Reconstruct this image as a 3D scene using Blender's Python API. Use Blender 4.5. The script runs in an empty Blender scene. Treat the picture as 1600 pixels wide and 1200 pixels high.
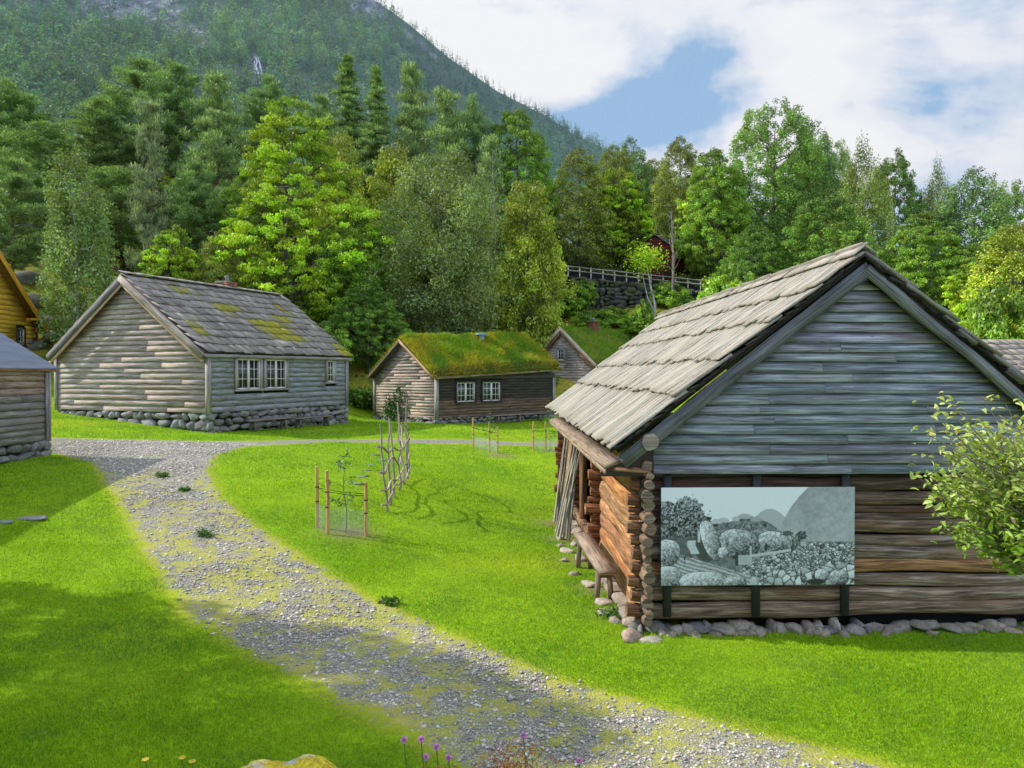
import bpy, math, numpy as np
from math import radians, sin, cos, tan, pi, sqrt
from mathutils import Matrix, Vector
R = np.random.default_rng(7)
C = bpy.context.scene.collection
HC = 3.36          # eye height above the ground in front of the log barn
FP = 1200.0        # focal length in pixels of the 1600 px wide photograph
HY = 582.0         # height of the horizon in those pixels
# ------------------------------------------------------------------ objects
def tag(o, label=None, cat=None, group=None, kind=None):
    if label: o['label'] = label
    if cat: o['category'] = cat
    if group: o['group'] = group
    if kind: o['kind'] = kind
    return o
def empty(name, loc, ang=0.0, label=None, cat=None, group=None):
    o = bpy.data.objects.new(name, None); C.objects.link(o)
    o.location = loc; o.rotation_euler = (0, 0, ang); o.empty_display_size = .3
    return tag(o, label, cat, group)
def mesh_obj(name, V, F, mat, parent=None, UV=None, T=None, smooth=False, attrs=None):
    """V (n,3); F list of (m,k) index arrays; UV list of (m,k,2); T (n,3) tint"""
    me = bpy.data.meshes.new(name)
    V = np.asarray(V, np.float32)
    me.vertices.add(len(V)); me.vertices.foreach_set('co', V.ravel())
    nl = sum(f.size for f in F); npoly = sum(len(f) for f in F)
    me.loops.add(nl); me.polygons.add(npoly)
    me.loops.foreach_set('vertex_index', np.concatenate([f.ravel() for f in F]).astype(np.int32))
    st = []; s = 0
    for f in F:
        st.append(s + np.arange(len(f)) * f.shape[1]); s += f.size
    me.polygons.foreach_set('loop_start', np.concatenate(st).astype(np.int32))
    if smooth: me.polygons.foreach_set('use_smooth', np.ones(npoly, bool))
    me.update(calc_edges=True)
    if UV is not None:
        l = me.uv_layers.new(name='UVMap')
        l.uv.foreach_set('vector', np.concatenate([u.reshape(-1) for u in UV]).astype(np.float32))
    if T is not None:
        T = np.asarray(T, np.float32)
        a = me.attributes.new('tint', 'FLOAT_COLOR', 'POINT')
        a.data.foreach_set('color', np.concatenate([T[:, :3], np.ones((len(T), 1), np.float32)], 1).ravel())
    for k, v in (attrs or {}).items():
        a = me.attributes.new(k, 'FLOAT', 'POINT'); a.data.foreach_set('value', np.asarray(v, np.float32))
    if mat: me.materials.append(mat)
    o = bpy.data.objects.new(name, me); C.objects.link(o)
    if parent: o.parent = parent
    return o
def hsv_jit(n=1, s=.12, w=.03):
    b = 1 + R.uniform(-s, s, (n, 1)); return np.clip(b * (1 + R.uniform(-w, w, (n, 3))), 0, 9)
class MB:
    def __init__(s): s.V = []; s.F = {}; s.U = {}; s.T = []; s.M = []; s.n = 0
    def add(s, V, F, U, tint=(1, 1, 1), moss=0.0):
        V = np.asarray(V, float)
        for f, u in zip(F, U):
            k = f.shape[1]; s.F.setdefault(k, []).append(f + s.n); s.U.setdefault(k, []).append(u)
        s.V.append(V); s.n += len(V)
        t = np.asarray(tint, float)
        s.T.append(np.tile(t, (len(V), 1)) if t.ndim == 1 else t)
        m = np.asarray(moss, float); s.M.append(np.full(len(V), float(m)) if m.ndim == 0 else m)
    def build(s, name, mat, parent=None, smooth=False):
        V = np.concatenate(s.V)
        F = [np.concatenate(v) for v in s.F.values()]; U = [np.concatenate(v) for v in s.U.values()]
        return mesh_obj(name, V, F, mat, parent, U, np.concatenate(s.T), smooth, {'moss': np.concatenate(s.M)})
    def beam(s, p0, p1, wv, tv, nseg=1, wob=0.0, tint=(1, 1, 1), shear0=0., shear1=0., twob=None, moss=0.0):
        """board p0-p1, cross vectors wv (width) and tv (thickness), centred"""
        p0, p1, wv, tv = (np.asarray(a, float) for a in (p0, p1, wv, tv))
        d = p1 - p0; L = np.linalg.norm(d) + 1e-9; dn = d / L
        w = np.linalg.norm(wv); t = np.linalg.norm(tv)
        ts = np.linspace(0, 1, nseg + 1)
        cs = np.array([(-.5, -.5), (.5, -.5), (.5, .5), (-.5, .5)])
        V = np.zeros((nseg + 1, 4, 3))
        twob = wob if twob is None else twob
        for i, q in enumerate(ts):
            for j, (a, b) in enumerate(cs):
                aa = a + (R.uniform(-1, 1) * wob / max(w, 1e-4) if wob else 0)
                bb = b + (R.uniform(-1, 1) * twob / max(t, 1e-4) if twob else 0)
                V[i, j] = p0 + d * q + wv * aa + tv * bb
                if i == 0: V[i, j] += dn * shear0 * (a + .5)
                if i == nseg: V[i, j] += dn * shear1 * (a + .5)
        uo, vo = R.uniform(0, 50, 2)
        per = [0, w, w + t, 2 * w + t, 2 * w + 2 * t]
        f = []; u = []
        for i in range(nseg):
            for j in range(4):
                k = (j + 1) % 4
                f.append((i * 4 + j, i * 4 + k, i * 4 + 4 + k, i * 4 + 4 + j))
                a0, a1 = ts[i] * L + uo, ts[i + 1] * L + uo
                u.append(((a0, per[j] + vo), (a0, per[j + 1] + vo), (a1, per[j + 1] + vo), (a1, per[j] + vo)))
        f.append((3, 2, 1, 0)); f.append(tuple(nseg * 4 + q for q in (0, 1, 2, 3)))
        for _ in range(2): u.append(((uo, vo), (uo + .01, vo), (uo + .01, vo + t), (uo, vo + t)))
        s.add(V.reshape(-1, 3), [np.array(f)], [np.array(u)], tint, moss)
    def box(s, c, h, tint=(1, 1, 1)):
        c = np.asarray(c, float); h = list(h); ax = int(np.argmax(h))
        e = np.eye(3); o = [i for i in range(3) if i != ax]
        s.beam(c - e[ax] * h[ax], c + e[ax] * h[ax], e[o[0]] * 2 * h[o[0]], e[o[1]] * 2 * h[o[1]], tint=tint)
    def tube(s, pts, rad, sides=8, tint=(1, 1, 1), wob=0.0, cap=True, captint=None, ax=1.0):
        pts = np.asarray(pts, float); n = len(pts); rad = np.broadcast_to(np.asarray(rad, float), (n,))
        tg = np.gradient(pts, axis=0) if n > 1 else pts
        tg /= np.linalg.norm(tg, axis=1)[:, None] + 1e-9
        up = np.array((0, 0, 1.)) if abs(tg[0][2]) < .9 else np.array((1., 0, 0))
        seg = np.r_[0, np.cumsum(np.linalg.norm(np.diff(pts, axis=0), axis=1))]
        V = []; a = np.arange(sides) * 2 * pi / sides
        for i in range(n):
            x = np.cross(up, tg[i]); x /= np.linalg.norm(x) + 1e-9; y = np.cross(tg[i], x)
            r = rad[i] * (1 + (R.uniform(-wob, wob, sides) if wob else np.zeros(sides)))
            V.append(pts[i] + (np.cos(a) * r * ax)[:, None] * x + (np.sin(a) * r)[:, None] * y)
        V = np.concatenate(V); f = []; u = []; uo, vo = R.uniform(0, 50, 2); rr = float(rad.mean())
        for i in range(n - 1):
            for j in range(sides):
                k = (j + 1) % sides
                f.append((i * sides + j, i * sides + k, (i + 1) * sides + k, (i + 1) * sides + j))
                v0, v1 = j / sides * 2 * pi * rr + vo, (j + 1) / sides * 2 * pi * rr + vo
                u.append(((seg[i] + uo, v0), (seg[i] + uo, v1), (seg[i + 1] + uo, v1), (seg[i + 1] + uo, v0)))
        FF = [np.array(f)]; UU = [np.array(u)]
        T = np.tile(np.asarray(tint, float), (len(V), 1))
        if cap:
            base = len(V); cc = []; ct = []
            for e, (ii, dr) in enumerate(((0, -1), (n - 1, 1))):
                cc.append(pts[ii] + tg[ii] * dr * rad[ii] * .08)
            # end caps have their own ring so their tint can differ
            V2 = np.concatenate([V[:sides], V[-sides:], np.array(cc)])
            tf = []; tu = []
            for e in range(2):
                o = e * sides
                for j in range(sides):
                    k = (j + 1) % sides
                    tf.append((base + 2 * sides + e, base + o + (j if e else k), base + o + (k if e else j)))
                    q0, q1 = a[j], a[k]
                    tu.append(((uo, vo), (uo + cos(q0) * .03, vo + sin(q0) * rr), (uo + cos(q1) * .03, vo + sin(q1) * rr)))
            V = np.concatenate([V, V2]); ctint = np.asarray(captint if captint is not None else tint, float)
            T = np.concatenate([T, np.tile(ctint, (len(V2), 1))])
            FF.append(np.array(tf)); UU.append(np.array(tu))
        s.add(V, FF, UU, T)
    def stone(s, c, h, rot=None, tint=(1, 1, 1), e=.55, rough=.12, moss=0.0):
        V = ICO2.copy()
        V = np.sign(V) * np.abs(V) ** e
        k = R.normal(size=(3, 3)) * 1.6; ph = R.uniform(0, 6, 3)
        V *= (1 + rough * np.sin(V @ k.T + ph).sum(1) / 1.7)[:, None]
        V += R.normal(size=V.shape) * rough * .12
        for _ in range(15):
            q = R.normal(size=3); q /= np.linalg.norm(q); lim = R.uniform(.52, .86); V -= np.maximum(V @ q - lim, 0)[:, None] * q
        V *= np.asarray(h) * 1.28
        if rot is not None: V = V @ np.asarray(rot).T
        V += np.asarray(c)
        uo = R.uniform(0, 50, 2); u = (V[ICOF2][:, :, :2] + V[ICOF2][:, :, 2:3] * np.array((.7, .4))) + uo
        s.add(V, [ICOF2.copy()], [u], tint, moss)
def icosphere(sub):
    import bmesh
    bm = bmesh.new(); bmesh.ops.create_icosphere(bm, subdivisions=sub, radius=1)
    V = np.array([v.co[:] for v in bm.verts]); F = np.array([[v.index for v in f.verts] for f in bm.faces]); bm.free()
    return V, F
ICO2, ICOF2 = icosphere(2)
def rotz(a): return np.array(((cos(a), -sin(a), 0), (sin(a), cos(a), 0), (0, 0, 1.)))
def rand_rot():
    q = R.normal(size=4); q /= np.linalg.norm(q); return np.array(Matrix.Rotation(0, 3, 'X') @ __import__('mathutils').Quaternion(q).to_matrix())
# ------------------------------------------------------------------ terrain
def cp(px, py, D): return ((px - 800) / FP * D, D, HC - (py - HY) / FP * D)
CPS = [(1.75, 9.6, 0), (4.5, 9.6, .0), (8, 9.6, .02), (1.4, 14, -.08), (1.1, 20.3, -.36), (7, 20, -.3), (12, 12, .1), (12, 20, 0), (14, 30, .5), (4, 26, 0),
 (0, 8, 0), (3, 7, 0), (-3, 9, .1), (-6, 8, .2), (6, 6, 0), (0, 6, 0), (-4, 6, .15), (-10, 8, .5), (-7.6, 11.4, .4),
 cp(572, 836, 14.1), cp(603, 798, 16.2), cp(639, 737, 20), cp(778, 715, 28.5), cp(833, 706, 29), (-.5, 14, .0), (-.2, 18, -.1), (-.3, 22, .0), (1, 26, .15),
 cp(250, 722, 19.4), cp(330, 700, 22), cp(325, 678, 28), cp(540, 662, 35.9), cp(90, 645, 31), cp(100, 660, 27), (-17, 25, 1.7), (-5, 26, .75), (-3, 31, .8),
 cp(682, 660, 37), cp(585, 658, 40.5), cp(865, 655, 43), cp(800, 690, 32), cp(560, 690, 26), (8, 36, .8), (14, 40, 1.6),
 cp(75, 713, 20), cp(0, 727, 18), (-12.5, 13, 1.0), (-18, 14, 1.4), (-18, 20, 1.6), (-22, 30, 2.3), cp(85, 640, 33), cp(85, 600, 42), (-14, 8, .9),
 (-10, 42, 2.4), cp(560, 640, 42), cp(572, 548, 50), (-4, 48, 3.0), (-18, 45, 4.6), cp(100, 500, 47), (-32, 40, 6), (-25, 34, 3.2), (3, 47, 2.1), (5.5, 49.5, 2.1), (11, 50, 3.2), (1.5, 53, 3.4),
 cp(950, 508, 61), cp(1000, 492, 60), cp(1080, 484, 59), cp(870, 500, 61), cp(860, 474, 64), cp(1090, 482, 60), (18, 50, 5), (25, 45, 4.4), (25, 60, 7.2), (40, 60, 6), (40, 40, 3), (25, 32, 1), (60, 60, 6),
 (-4, 58, 6.2), (-2, 66, 11.5), (5, 72, 13.5), (13, 72, 13), (18, 66, 11), (-20, 60, 12), (-40, 60, 16), (-10, 60, 8.5), (-20, 75, 19), (-40, 80, 25), (0, 85, 18), (-20, 100, 26), (10, 95, 17),
 (25, 80, 10.5), (40, 80, 8.5), (60, 90, 7), (-60, 60, 18), (-60, 100, 30), (20, 110, 10), (60, 120, 5), (-60, 20, 4), (60, 20, 0), (-40, 10, 1.5), (40, 5, 0), (0, 120, 22), (-40, 125, 30)]
CPA = np.array(CPS)
def _k(d): return d
_n = len(CPA)
_d = np.linalg.norm(CPA[:, None, :2] - CPA[None, :, :2], axis=2)
_A = np.zeros((_n + 3, _n + 3)); _A[:_n, :_n] = _d + np.eye(_n) * -.25; _A[:_n, _n] = 1; _A[:_n, _n + 1:] = CPA[:, :2]; _A[_n:, :_n] = _A[:_n, _n:].T
_w = np.linalg.solve(_A, np.r_[CPA[:, 2], 0, 0, 0])
def sstep(a, b, x): t = np.clip((x - a) / (b - a), 0, 1); return t * t * (3 - 2 * t)
def _raw(x, y):
    x = np.asarray(x, float); y = np.asarray(y, float); z = np.zeros(x.shape)
    for (cx, cy, _), w in zip(CPA, _w[:_n]): z += w * np.sqrt((x - cx) ** 2 + (y - cy) ** 2 + .6)
    return z + _w[_n] + _w[_n + 1] * x + _w[_n + 2] * y
def terr(x, y):
    x = np.asarray(x, float); y = np.asarray(y, float)
    z = _raw(x, y)
    z = z + sstep(42, 50, y) * .10 * (np.sin(x * .9 + y * .5) + np.sin(x * .4 - y * 1.1 + 1)) 
    # bank under the photographer's feet
    b = 1.72 * sstep(5.2, 2.2, y) * (1 - .25 * sstep(2, 7, np.abs(x)))
    z = np.where(y < 7, z * sstep(1, 7, y) + b, z)
    return z
# fast bilinear table
GX = np.arange(-75, 75.01, .5); GY = np.arange(-12, 130.01, .5)
_XX, _YY = np.meshgrid(GX, GY); _ZZ = terr(_XX, _YY)
def tz(x, y):
    x = np.asarray(x, float); y = np.asarray(y, float)
    fx = np.clip((x + 75) / .5, 0, len(GX) - 1.001); fy = np.clip((y + 12) / .5, 0, len(GY) - 1.001)
    i = fx.astype(int); j = fy.astype(int); a = fx - i; b = fy - j
    return (_ZZ[j, i] * (1 - a) * (1 - b) + _ZZ[j, i + 1] * a * (1 - b) + _ZZ[j + 1, i] * (1 - a) * b + _ZZ[j + 1, i + 1] * a * b)
def hit(px, py, lo=5.3, hi=60):
    """where the sight line through a pixel of the photo meets the ground"""
    D = np.arange(lo, hi, .02); x = (px - 800) / FP * D; z = HC - (py - HY) / FP * D
    below = z < tz(x, D); i = int(np.argmax(below)) if below.any() else len(D) - 1
    return np.array((x[i], D[i], float(tz(x[i], D[i]))))
# ------------------------------------------------------------------ gravel path outline on the ground
PATH_PX = [(760, 1215), (650, 1150), (530, 1090), (450, 1040), (370, 1008), (300, 960), (262, 900), (215, 830), (178, 765), (150, 722), (80, 706), (78, 684), (180, 688), (300, 690), (420, 690), (600, 686.5), (760, 689), (880, 692),
           (880, 697), (760, 694), (600, 690.5), (480, 692), (380, 698), (330, 712), (316, 735), (335, 778), (400, 832), (480, 882), (560, 935), (650, 976), (750, 1020), (870, 1068), (1000, 1108), (1150, 1148), (1330, 1196), (1400, 1215)]
PATH = np.array([hit(*p)[:2] for p in PATH_PX])
PX0, PY0, PST = -26.0, 3.0, .1
_px, _py = np.meshgrid(np.arange(PX0, 14, PST), np.arange(PY0, 46, PST))
def poly_sdf(P, X, Y):
    ins = np.zeros(X.shape, bool); d = np.full(X.shape, 1e9)
    n = len(P)
    for i in range(n):
        x0, y0 = P[i]; x1, y1 = P[(i + 1) % n]
        c = ((y0 > Y) != (y1 > Y)) & (X < (x1 - x0) * (Y - y0) / (y1 - y0 + 1e-12) + x0); ins ^= c
        t = np.clip(((X - x0) * (x1 - x0) + (Y - y0) * (y1 - y0)) / ((x1 - x0) ** 2 + (y1 - y0) ** 2), 0, 1)
        d = np.minimum(d, np.hypot(X - x0 - t * (x1 - x0), Y - y0 - t * (y1 - y0)))
    return np.where(ins, -d, d)
_S = poly_sdf(PATH, _px, _py)
# a gravel yard leads on behind the grey shed
_S = np.minimum(_S, np.hypot(_px + 19.5, (_py - 25) * .8) - 2.6)
def sdf(x, y):
    x = np.asarray(x, float); y = np.asarray(y, float)
    fx = (x - PX0) / PST; fy = (y - PY0) / PST
    out = (fx < 0) | (fy < 0) | (fx >= _S.shape[1] - 1) | (fy >= _S.shape[0] - 1)
    fx = np.clip(fx, 0, _S.shape[1] - 1.001); fy = np.clip(fy, 0, _S.shape[0] - 1.001)
    i = fx.astype(int); j = fy.astype(int); a = fx - i; b = fy - j
    v = _S[j, i] * (1 - a) * (1 - b) + _S[j, i + 1] * a * (1 - b) + _S[j + 1, i] * (1 - a) * b + _S[j + 1, i + 1] * a * b
    return np.where(out, 5.0, v)
MOSSP = [(330, 870, 1.1), (280, 800, .9), (355, 860, 1.0), (250, 745, .8), (560, 1010, .8), (640, 1010, .9), (700, 1040, .8), (440, 930, .8), (850, 1060, .8), (900, 1110, 1.0), (520, 1000, .9), (330, 925, .9), (1000, 1150, .8), (450, 1000, 1.2), (380, 880, .8), (290, 905, 1.0), (550, 1055, .8)]
MOSSW = [(hit(a, b)[:2], r) for a, b, r in MOSSP]
def mossw(x, y):
    m = np.full(np.shape(x), .22)
    for (c, r) in MOSSW: m = m + .42 * np.exp(-((x - c[0]) ** 2 + (y - c[1]) ** 2) / (r * r * .8))
    m = m - .25 * sstep(16, 19, y)
    s = sdf(x, y)
    m = m + .42 * sstep(-.7, .0, s) * sstep(20, 17, y)
    return np.clip(m, 0, .52)
def vnoise(x, y, f, seed=0):
    """cheap smooth noise 0..1"""
    r = np.random.default_rng(seed); v = 0
    for k in range(5):
        a = r.uniform(0, 2 * pi); q = f * r.uniform(.7, 1.6); v = v + np.sin((x * cos(a) + y * sin(a)) * q + r.uniform(0, 6) + 1.3 * np.sin((x * sin(a) - y * cos(a)) * q * .8))
    return v / 5 * .5 + .5
def hnoise(x, y, f, seed=0):
    """lattice noise 0..1, finer grained than vnoise"""
    g = np.random.default_rng(seed).uniform(0, 1, (256, 256)); u = x * f + 1000; v = y * f + 1000; i = np.floor(u).astype(int); j = np.floor(v).astype(int); a = u - i; b = v - j
    a = a * a * (3 - 2 * a); b = b * b * (3 - 2 * b); i0, i1, j0, j1 = i % 256, (i + 1) % 256, j % 256, (j + 1) % 256
    return (g[j0, i0] * (1 - a) + g[j0, i1] * a) * (1 - b) + (g[j1, i0] * (1 - a) + g[j1, i1] * a) * b
def pfine(x, y): return .26 * hnoise(x, y, 1.3, 1) + .40 * hnoise(x, y, 4.5, 2) + .45 * hnoise(x, y, 11., 3) - .06
# ------------------------------------------------------------------ materials
class N:
    """tiny node-tree helper"""
    def __init__(s, name, principled=True):
        s.m = bpy.data.materials.new(name); s.m.use_nodes = True; s.t = s.m.node_tree; s.t.nodes.clear()
        s.out = s.t.nodes.new('ShaderNodeOutputMaterial')
        if principled:
            s.p = s.t.nodes.new('ShaderNodeBsdfPrincipled'); s.l(s.p.outputs[0], s.out.inputs[0])
    def l(s, a, b): s.t.links.new(a, b)
    def n(s, typ, **kw):
        n = s.t.nodes.new('ShaderNode' + typ)
        for k, v in kw.items():
            if k.startswith('_'): setattr(n, k[1:], v)
            elif k[0] == 'i' and k[1:].isdigit(): s.set(n.inputs[int(k[1:])], v)
            else: s.set(n.inputs[k], v)
        return n
    def set(s, inp, v):
        if isinstance(v, bpy.types.NodeSocket): s.l(v, inp)
        elif isinstance(v, bpy.types.Node): s.l(v.outputs[0], inp)
        else:
            if inp.type == 'RGBA' and hasattr(v, '__len__') and len(v) == 3: v = (*v, 1)
            inp.default_value = v
    def co(s, kind='Object', scale=(1, 1, 1)):
        t = s.n('TexCoord'); m = s.n('Mapping', i0=t.outputs[kind]); m.inputs['Scale'].default_value = scale; return m.outputs[0]
    def noise(s, vec, scale, detail=4, rough=.6, dist=0.): return s.n('TexNoise', Vector=vec, Scale=scale, Detail=detail, Roughness=rough, Distortion=dist).outputs[0]
    def ramp(s, fac, stops, interp='LINEAR'):
        n = s.n('ValToRGB', Fac=fac); r = n.color_ramp; r.interpolation = interp
        while len(r.elements) < len(stops): r.elements.new(.5)
        for e, (p, c) in zip(r.elements, stops): e.position = p; e.color = (*c, 1) if hasattr(c, '__len__') else (c, c, c, 1)
        return n.outputs[0]
    def mix(s, fac, a, b, mode='MIX'):
        n = s.n('MixRGB', _blend_type=mode); s.set(n.inputs[0], fac); s.set(n.inputs[1], a); s.set(n.inputs[2], b); return n.outputs[0]
    def math(s, op, a, b=0.0, c=0.0, clamp=False):
        n = s.n('Math', _operation=op, _use_clamp=clamp); s.set(n.inputs[0], a); s.set(n.inputs[1], b)
        if op in ('MULTIPLY_ADD',): s.set(n.inputs[2], c)
        return n.outputs[0]
    def attr(s, name): return s.n('Attribute', _attribute_name=name)
    def bump(s, h, strength=.5, dist=.01, to=None):
        b = s.n('Bump', Strength=strength, Distance=dist, Height=h); s.l(b.outputs[0], (to or s.p).inputs['Normal']); return b
def wood_mat(name, dark, mid, light, stain=None, stamt=.5, vs=45., bump=.6, rough=.85, lichen=None):
    g = N(name); uv = g.n('TexCoord').outputs['UV']
    m1 = g.n('Mapping', i0=uv); m1.inputs['Scale'].default_value = (1.6, vs, 1)
    grain = g.noise(m1.outputs[0], 1.0, 6, .65, .6)
    m2 = g.n('Mapping', i0=uv); m2.inputs['Scale'].default_value = (.9, 5, 1)
    st = g.noise(m2.outputs[0], 1.3, 5, .6)
    col = g.ramp(grain, [(.34, dark), (.5, mid), (.66, light)])
    mc = g.n('Mapping', i0=uv); mc.inputs['Scale'].default_value = (.8, vs * 1.3, 1)
    crack = g.ramp(g.noise(mc.outputs[0], 1.0, 3, .55, .4), [(.30, .25), (.37, 1.)]); col = g.mix(1., col, crack, 'MULTIPLY')
    col = g.mix(g.ramp(st, [(.3, .55), (.7, 1.25)]), (0, 0, 0), col) if False else g.mix(1.0, col, g.ramp(st, [(.25, .5), (.5, .98), (.75, 1.3)]), 'MULTIPLY')
    if stain:
        sf = g.ramp(g.noise(m2.outputs[0], .8, 3, .5, 1.), [(.52, 0.), (.72, stamt)])
        col = g.mix(sf, col, stain)
    # knots
    m3 = g.n('Mapping', i0=uv); m3.inputs['Scale'].default_value = (2.2, 7, 1)
    v = g.n('TexVoronoi', Vector=m3.outputs[0], Scale=1.0)
    kn = g.ramp(v.outputs['Distance'], [(.03, .35), (.10, 1.)])
    col = g.mix(1.0, col, kn, 'MULTIPLY')
    if lichen:
        ob = g.co('Object'); lf = g.ramp(g.noise(ob, 38, 5, .7), [(.42, 0.), (.62, .85)])
        col = g.mix(lf, col, lichen)
    col = g.mix(1.0, col, g.attr('tint').outputs['Color'], 'MULTIPLY')
    g.set(g.p.inputs['Base Color'], col); g.p.inputs['Roughness'].default_value = rough
    h = grain
    if lichen: h = g.math('ADD', grain, g.noise(g.co('Object'), 60, 4, .7))
    g.bump(h, bump, .006)
    return g.m
def moss_roof_mat(name, base, dark, light, mosscol=(.55, .46, .02)):
    g = N(name); uv = g.n('TexCoord').outputs['UV']; ob = g.co('Object')
    m1 = g.n('Mapping', i0=uv); m1.inputs['Scale'].default_value = (1.5, 22, 1)
    gr = g.noise(m1.outputs[0], 1, 6, .65, .5)
    col = g.ramp(gr, [(.3, dark), (.5, base), (.7, light)])
    col = g.mix(1., col, g.ramp(g.noise(ob, 1.6, 5, .65), [(.3, .6), (.7, 1.3)]), 'MULTIPLY')
    col = g.mix(g.ramp(g.noise(ob, 16, 4, .7), [(.58, 0.), (.7, .6)]), col, (.34, .34, .3))
    col = g.mix(1.0, col, g.attr('tint').outputs['Color'], 'MULTIPLY')
    mo = g.math('ADD', g.attr('moss').outputs['Fac'], g.math('MULTIPLY', g.noise(ob, 5.5, 6, .75), 1.0))
    mf = g.ramp(mo, [(.84, 0.), (.95, 1.)])
    mc = g.mix(g.noise(ob, 9, 4, .6), (.16, .2, .02), mosscol)
    mc = g.mix(1., mc, g.ramp(g.noise(ob, 40, 3, .6), [(.3, .55), (.7, 1.3)]), 'MULTIPLY')
    col = g.mix(mf, col, mc)
    g.set(g.p.inputs['Base Color'], col); g.p.inputs['Roughness'].default_value = .9
    g.bump(g.math('ADD', gr, g.math('MULTIPLY', mf, g.noise(ob, 30, 3, .6))), .8, .02)
    return g.m
def stone_mat(name, dark, light, moss=(.10, .12, .03), mamt=.5, sc=1.):
    g = N(name); ob = g.co('Object')
    n1 = g.noise(ob, 3.5 * sc, 6, .65); n2 = g.noise(ob, 22 * sc, 4, .7)
    col = g.mix(n1, dark, light)
    col = g.mix(1., col, g.ramp(n2, [(.3, .6), (.7, 1.35)]), 'MULTIPLY')
    col = g.mix(1.0, col, g.attr('tint').outputs['Color'], 'MULTIPLY')
    mf = g.ramp(g.math('ADD', g.noise(ob, 2.2 * sc, 5, .65), g.math('MULTIPLY', g.attr('moss').outputs['Fac'], .5)), [(.58, 0.), (.68, mamt)])
    col = g.mix(mf, col, g.mix(1., moss, g.ramp(g.noise(ob, 30 * sc, 5, .75), [(.3, .3), (.5, .9), (.7, 1.5)]), 'MULTIPLY'))
    g.set(g.p.inputs['Base Color'], col); g.p.inputs['Roughness'].default_value = .88
    g.bump(g.math('ADD', n1, g.math('MULTIPLY', n2, .4)), .9, .03)
    return g.m
def leaf_mat(name, base, trans=.38, rough=.5, gloss=.06):
    g = N(name, False); t = g.attr('tint').outputs['Color']
    col = g.mix(1., t, base, 'MULTIPLY')
    d = g.n('BsdfDiffuse', Color=col); tr = g.n('BsdfTranslucent', Color=g.mix(1., col, (1.15, 1.25, .45), 'MULTIPLY'))
    gl = g.n('BsdfGlossy', Color=(.9, .95, 1), Roughness=rough)
    a = g.n('MixShader', Fac=trans); g.l(d.outputs[0], a.inputs[1]); g.l(tr.outputs[0], a.inputs[2])
    b = g.n('MixShader', Fac=gloss); g.l(a.outputs[0], b.inputs[1]); g.l(gl.outputs[0], b.inputs[2])
    g.l(b.outputs[0], g.out.inputs[0]); return g.m
def plain(name, col, rough=.7, var=.2, sc=8., metal=0., bump=.2):
    g = N(name); ob = g.co('Object'); n = g.noise(ob, sc, 4)
    c = g.mix(1., g.mix(1., col, g.ramp(n, [(.3, 1 - var), (.7, 1 + var)]), 'MULTIPLY'), g.attr('tint').outputs['Color'], 'MULTIPLY')
    g.set(g.p.inputs['Base Color'], c); g.p.inputs['Roughness'].default_value = rough; g.p.inputs['Metallic'].default_value = metal
    g.bump(n, bump, .01); return g.m
# ------------------------------------------------------------------ shared materials
M = {}
M['grey_wood'] = wood_mat('weathered grey boards', (.13, .115, .11), (.36, .33, .315), (.56, .525, .50), (.26, .15, .09), .35)
M['blue_wood'] = wood_mat('cool grey gable boards', (.09, .098, .125), (.29, .305, .36), (.50, .52, .58), (.26, .15, .09), .30, vs=38)
M['dark_wood'] = wood_mat('tarred dark boards', (.018, .015, .014), (.045, .037, .032), (.10, .08, .066), (.07, .035, .02), .5)
M['log'] = wood_mat('old brown logs', (.05, .03, .02), (.20, .135, .098), (.44, .34, .27), (.22, .09, .035), .65, vs=26, bump=1.)
M['side_log'] = wood_mat('hewn side logs', (.13, .06, .028), (.34, .18, .09), (.50, .32, .19), (.42, .30, .20), .5, vs=18, bump=1.)  # lighter, more orange brown than the front logs
M['end_grain'] = wood_mat('log ends', (.10, .085, .07), (.26, .22, .18), (.42, .37, .32), (.2, .11, .05), .5, vs=20, bump=1.)
M['roof_board'] = wood_mat('lichen covered roof boards', (.16, .145, .12), (.33, .30, .25), (.46, .42, .36), None, vs=30, bump=1.2, lichen=(.43, .40, .34))
M['pale_wood'] = wood_mat('pale boards', (.22, .17, .13), (.42, .34, .27), (.6, .52, .44), None)
M['bench_wood'] = wood_mat('bench boards', (.14, .11, .09), (.30, .24, .19), (.45, .38, .32), None)
M['stake'] = wood_mat('sawn stakes', (.36, .22, .08), (.55, .36, .14), (.66, .46, .2), None)
M['pole'] = wood_mat('peeled grey poles', (.16, .14, .12), (.34, .30, .26), (.52, .47, .42), None)
M['yellow_wood'] = wood_mat('yellow boards', (.62, .32, .03), (.86, .50, .05), (.92, .60, .09), None, bump=.2)
M['red_wood'] = wood_mat('red boards', (.10, .01, .01), (.17, .02, .018), (.22, .03, .025), None)
M['slate'] = moss_roof_mat('mossy slates', (.27, .235, .205), (.12, .105, .095), (.50, .455, .41))
M['tile'] = moss_roof_mat('pale slates', (.32, .27, .23), (.2, .17, .15), (.45, .39, .34))
M['stone'] = stone_mat('foundation stones', (.10, .10, .10), (.36, .345, .32))
M['warm_stone'] = stone_mat('barn foundation stones', (.17, .15, .13), (.50, .46, .42), (.16, .17, .05), .5)
M['dark_stone'] = stone_mat('terrace wall stones', (.04, .04, .042), (.17, .165, .16), (.11, .13, .03), .6, .6)
M['boulder'] = stone_mat('boulder', (.30, .27, .24), (.55, .52, .49), (.62, .50, .02), 1., 1.6)
M['flag'] = stone_mat('flagstones', (.16, .16, .17), (.36, .36, .37), (.1, .12, .03), .3)
M['dark'] = plain('dark interior', (.012, .01, .009), .95, .1)
M['paint'] = plain('white window paint', (.75, .74, .70), .55, .08)
M['brick'] = plain('chimney brick', (.30, .12, .08), .9, .35, 20)
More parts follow.
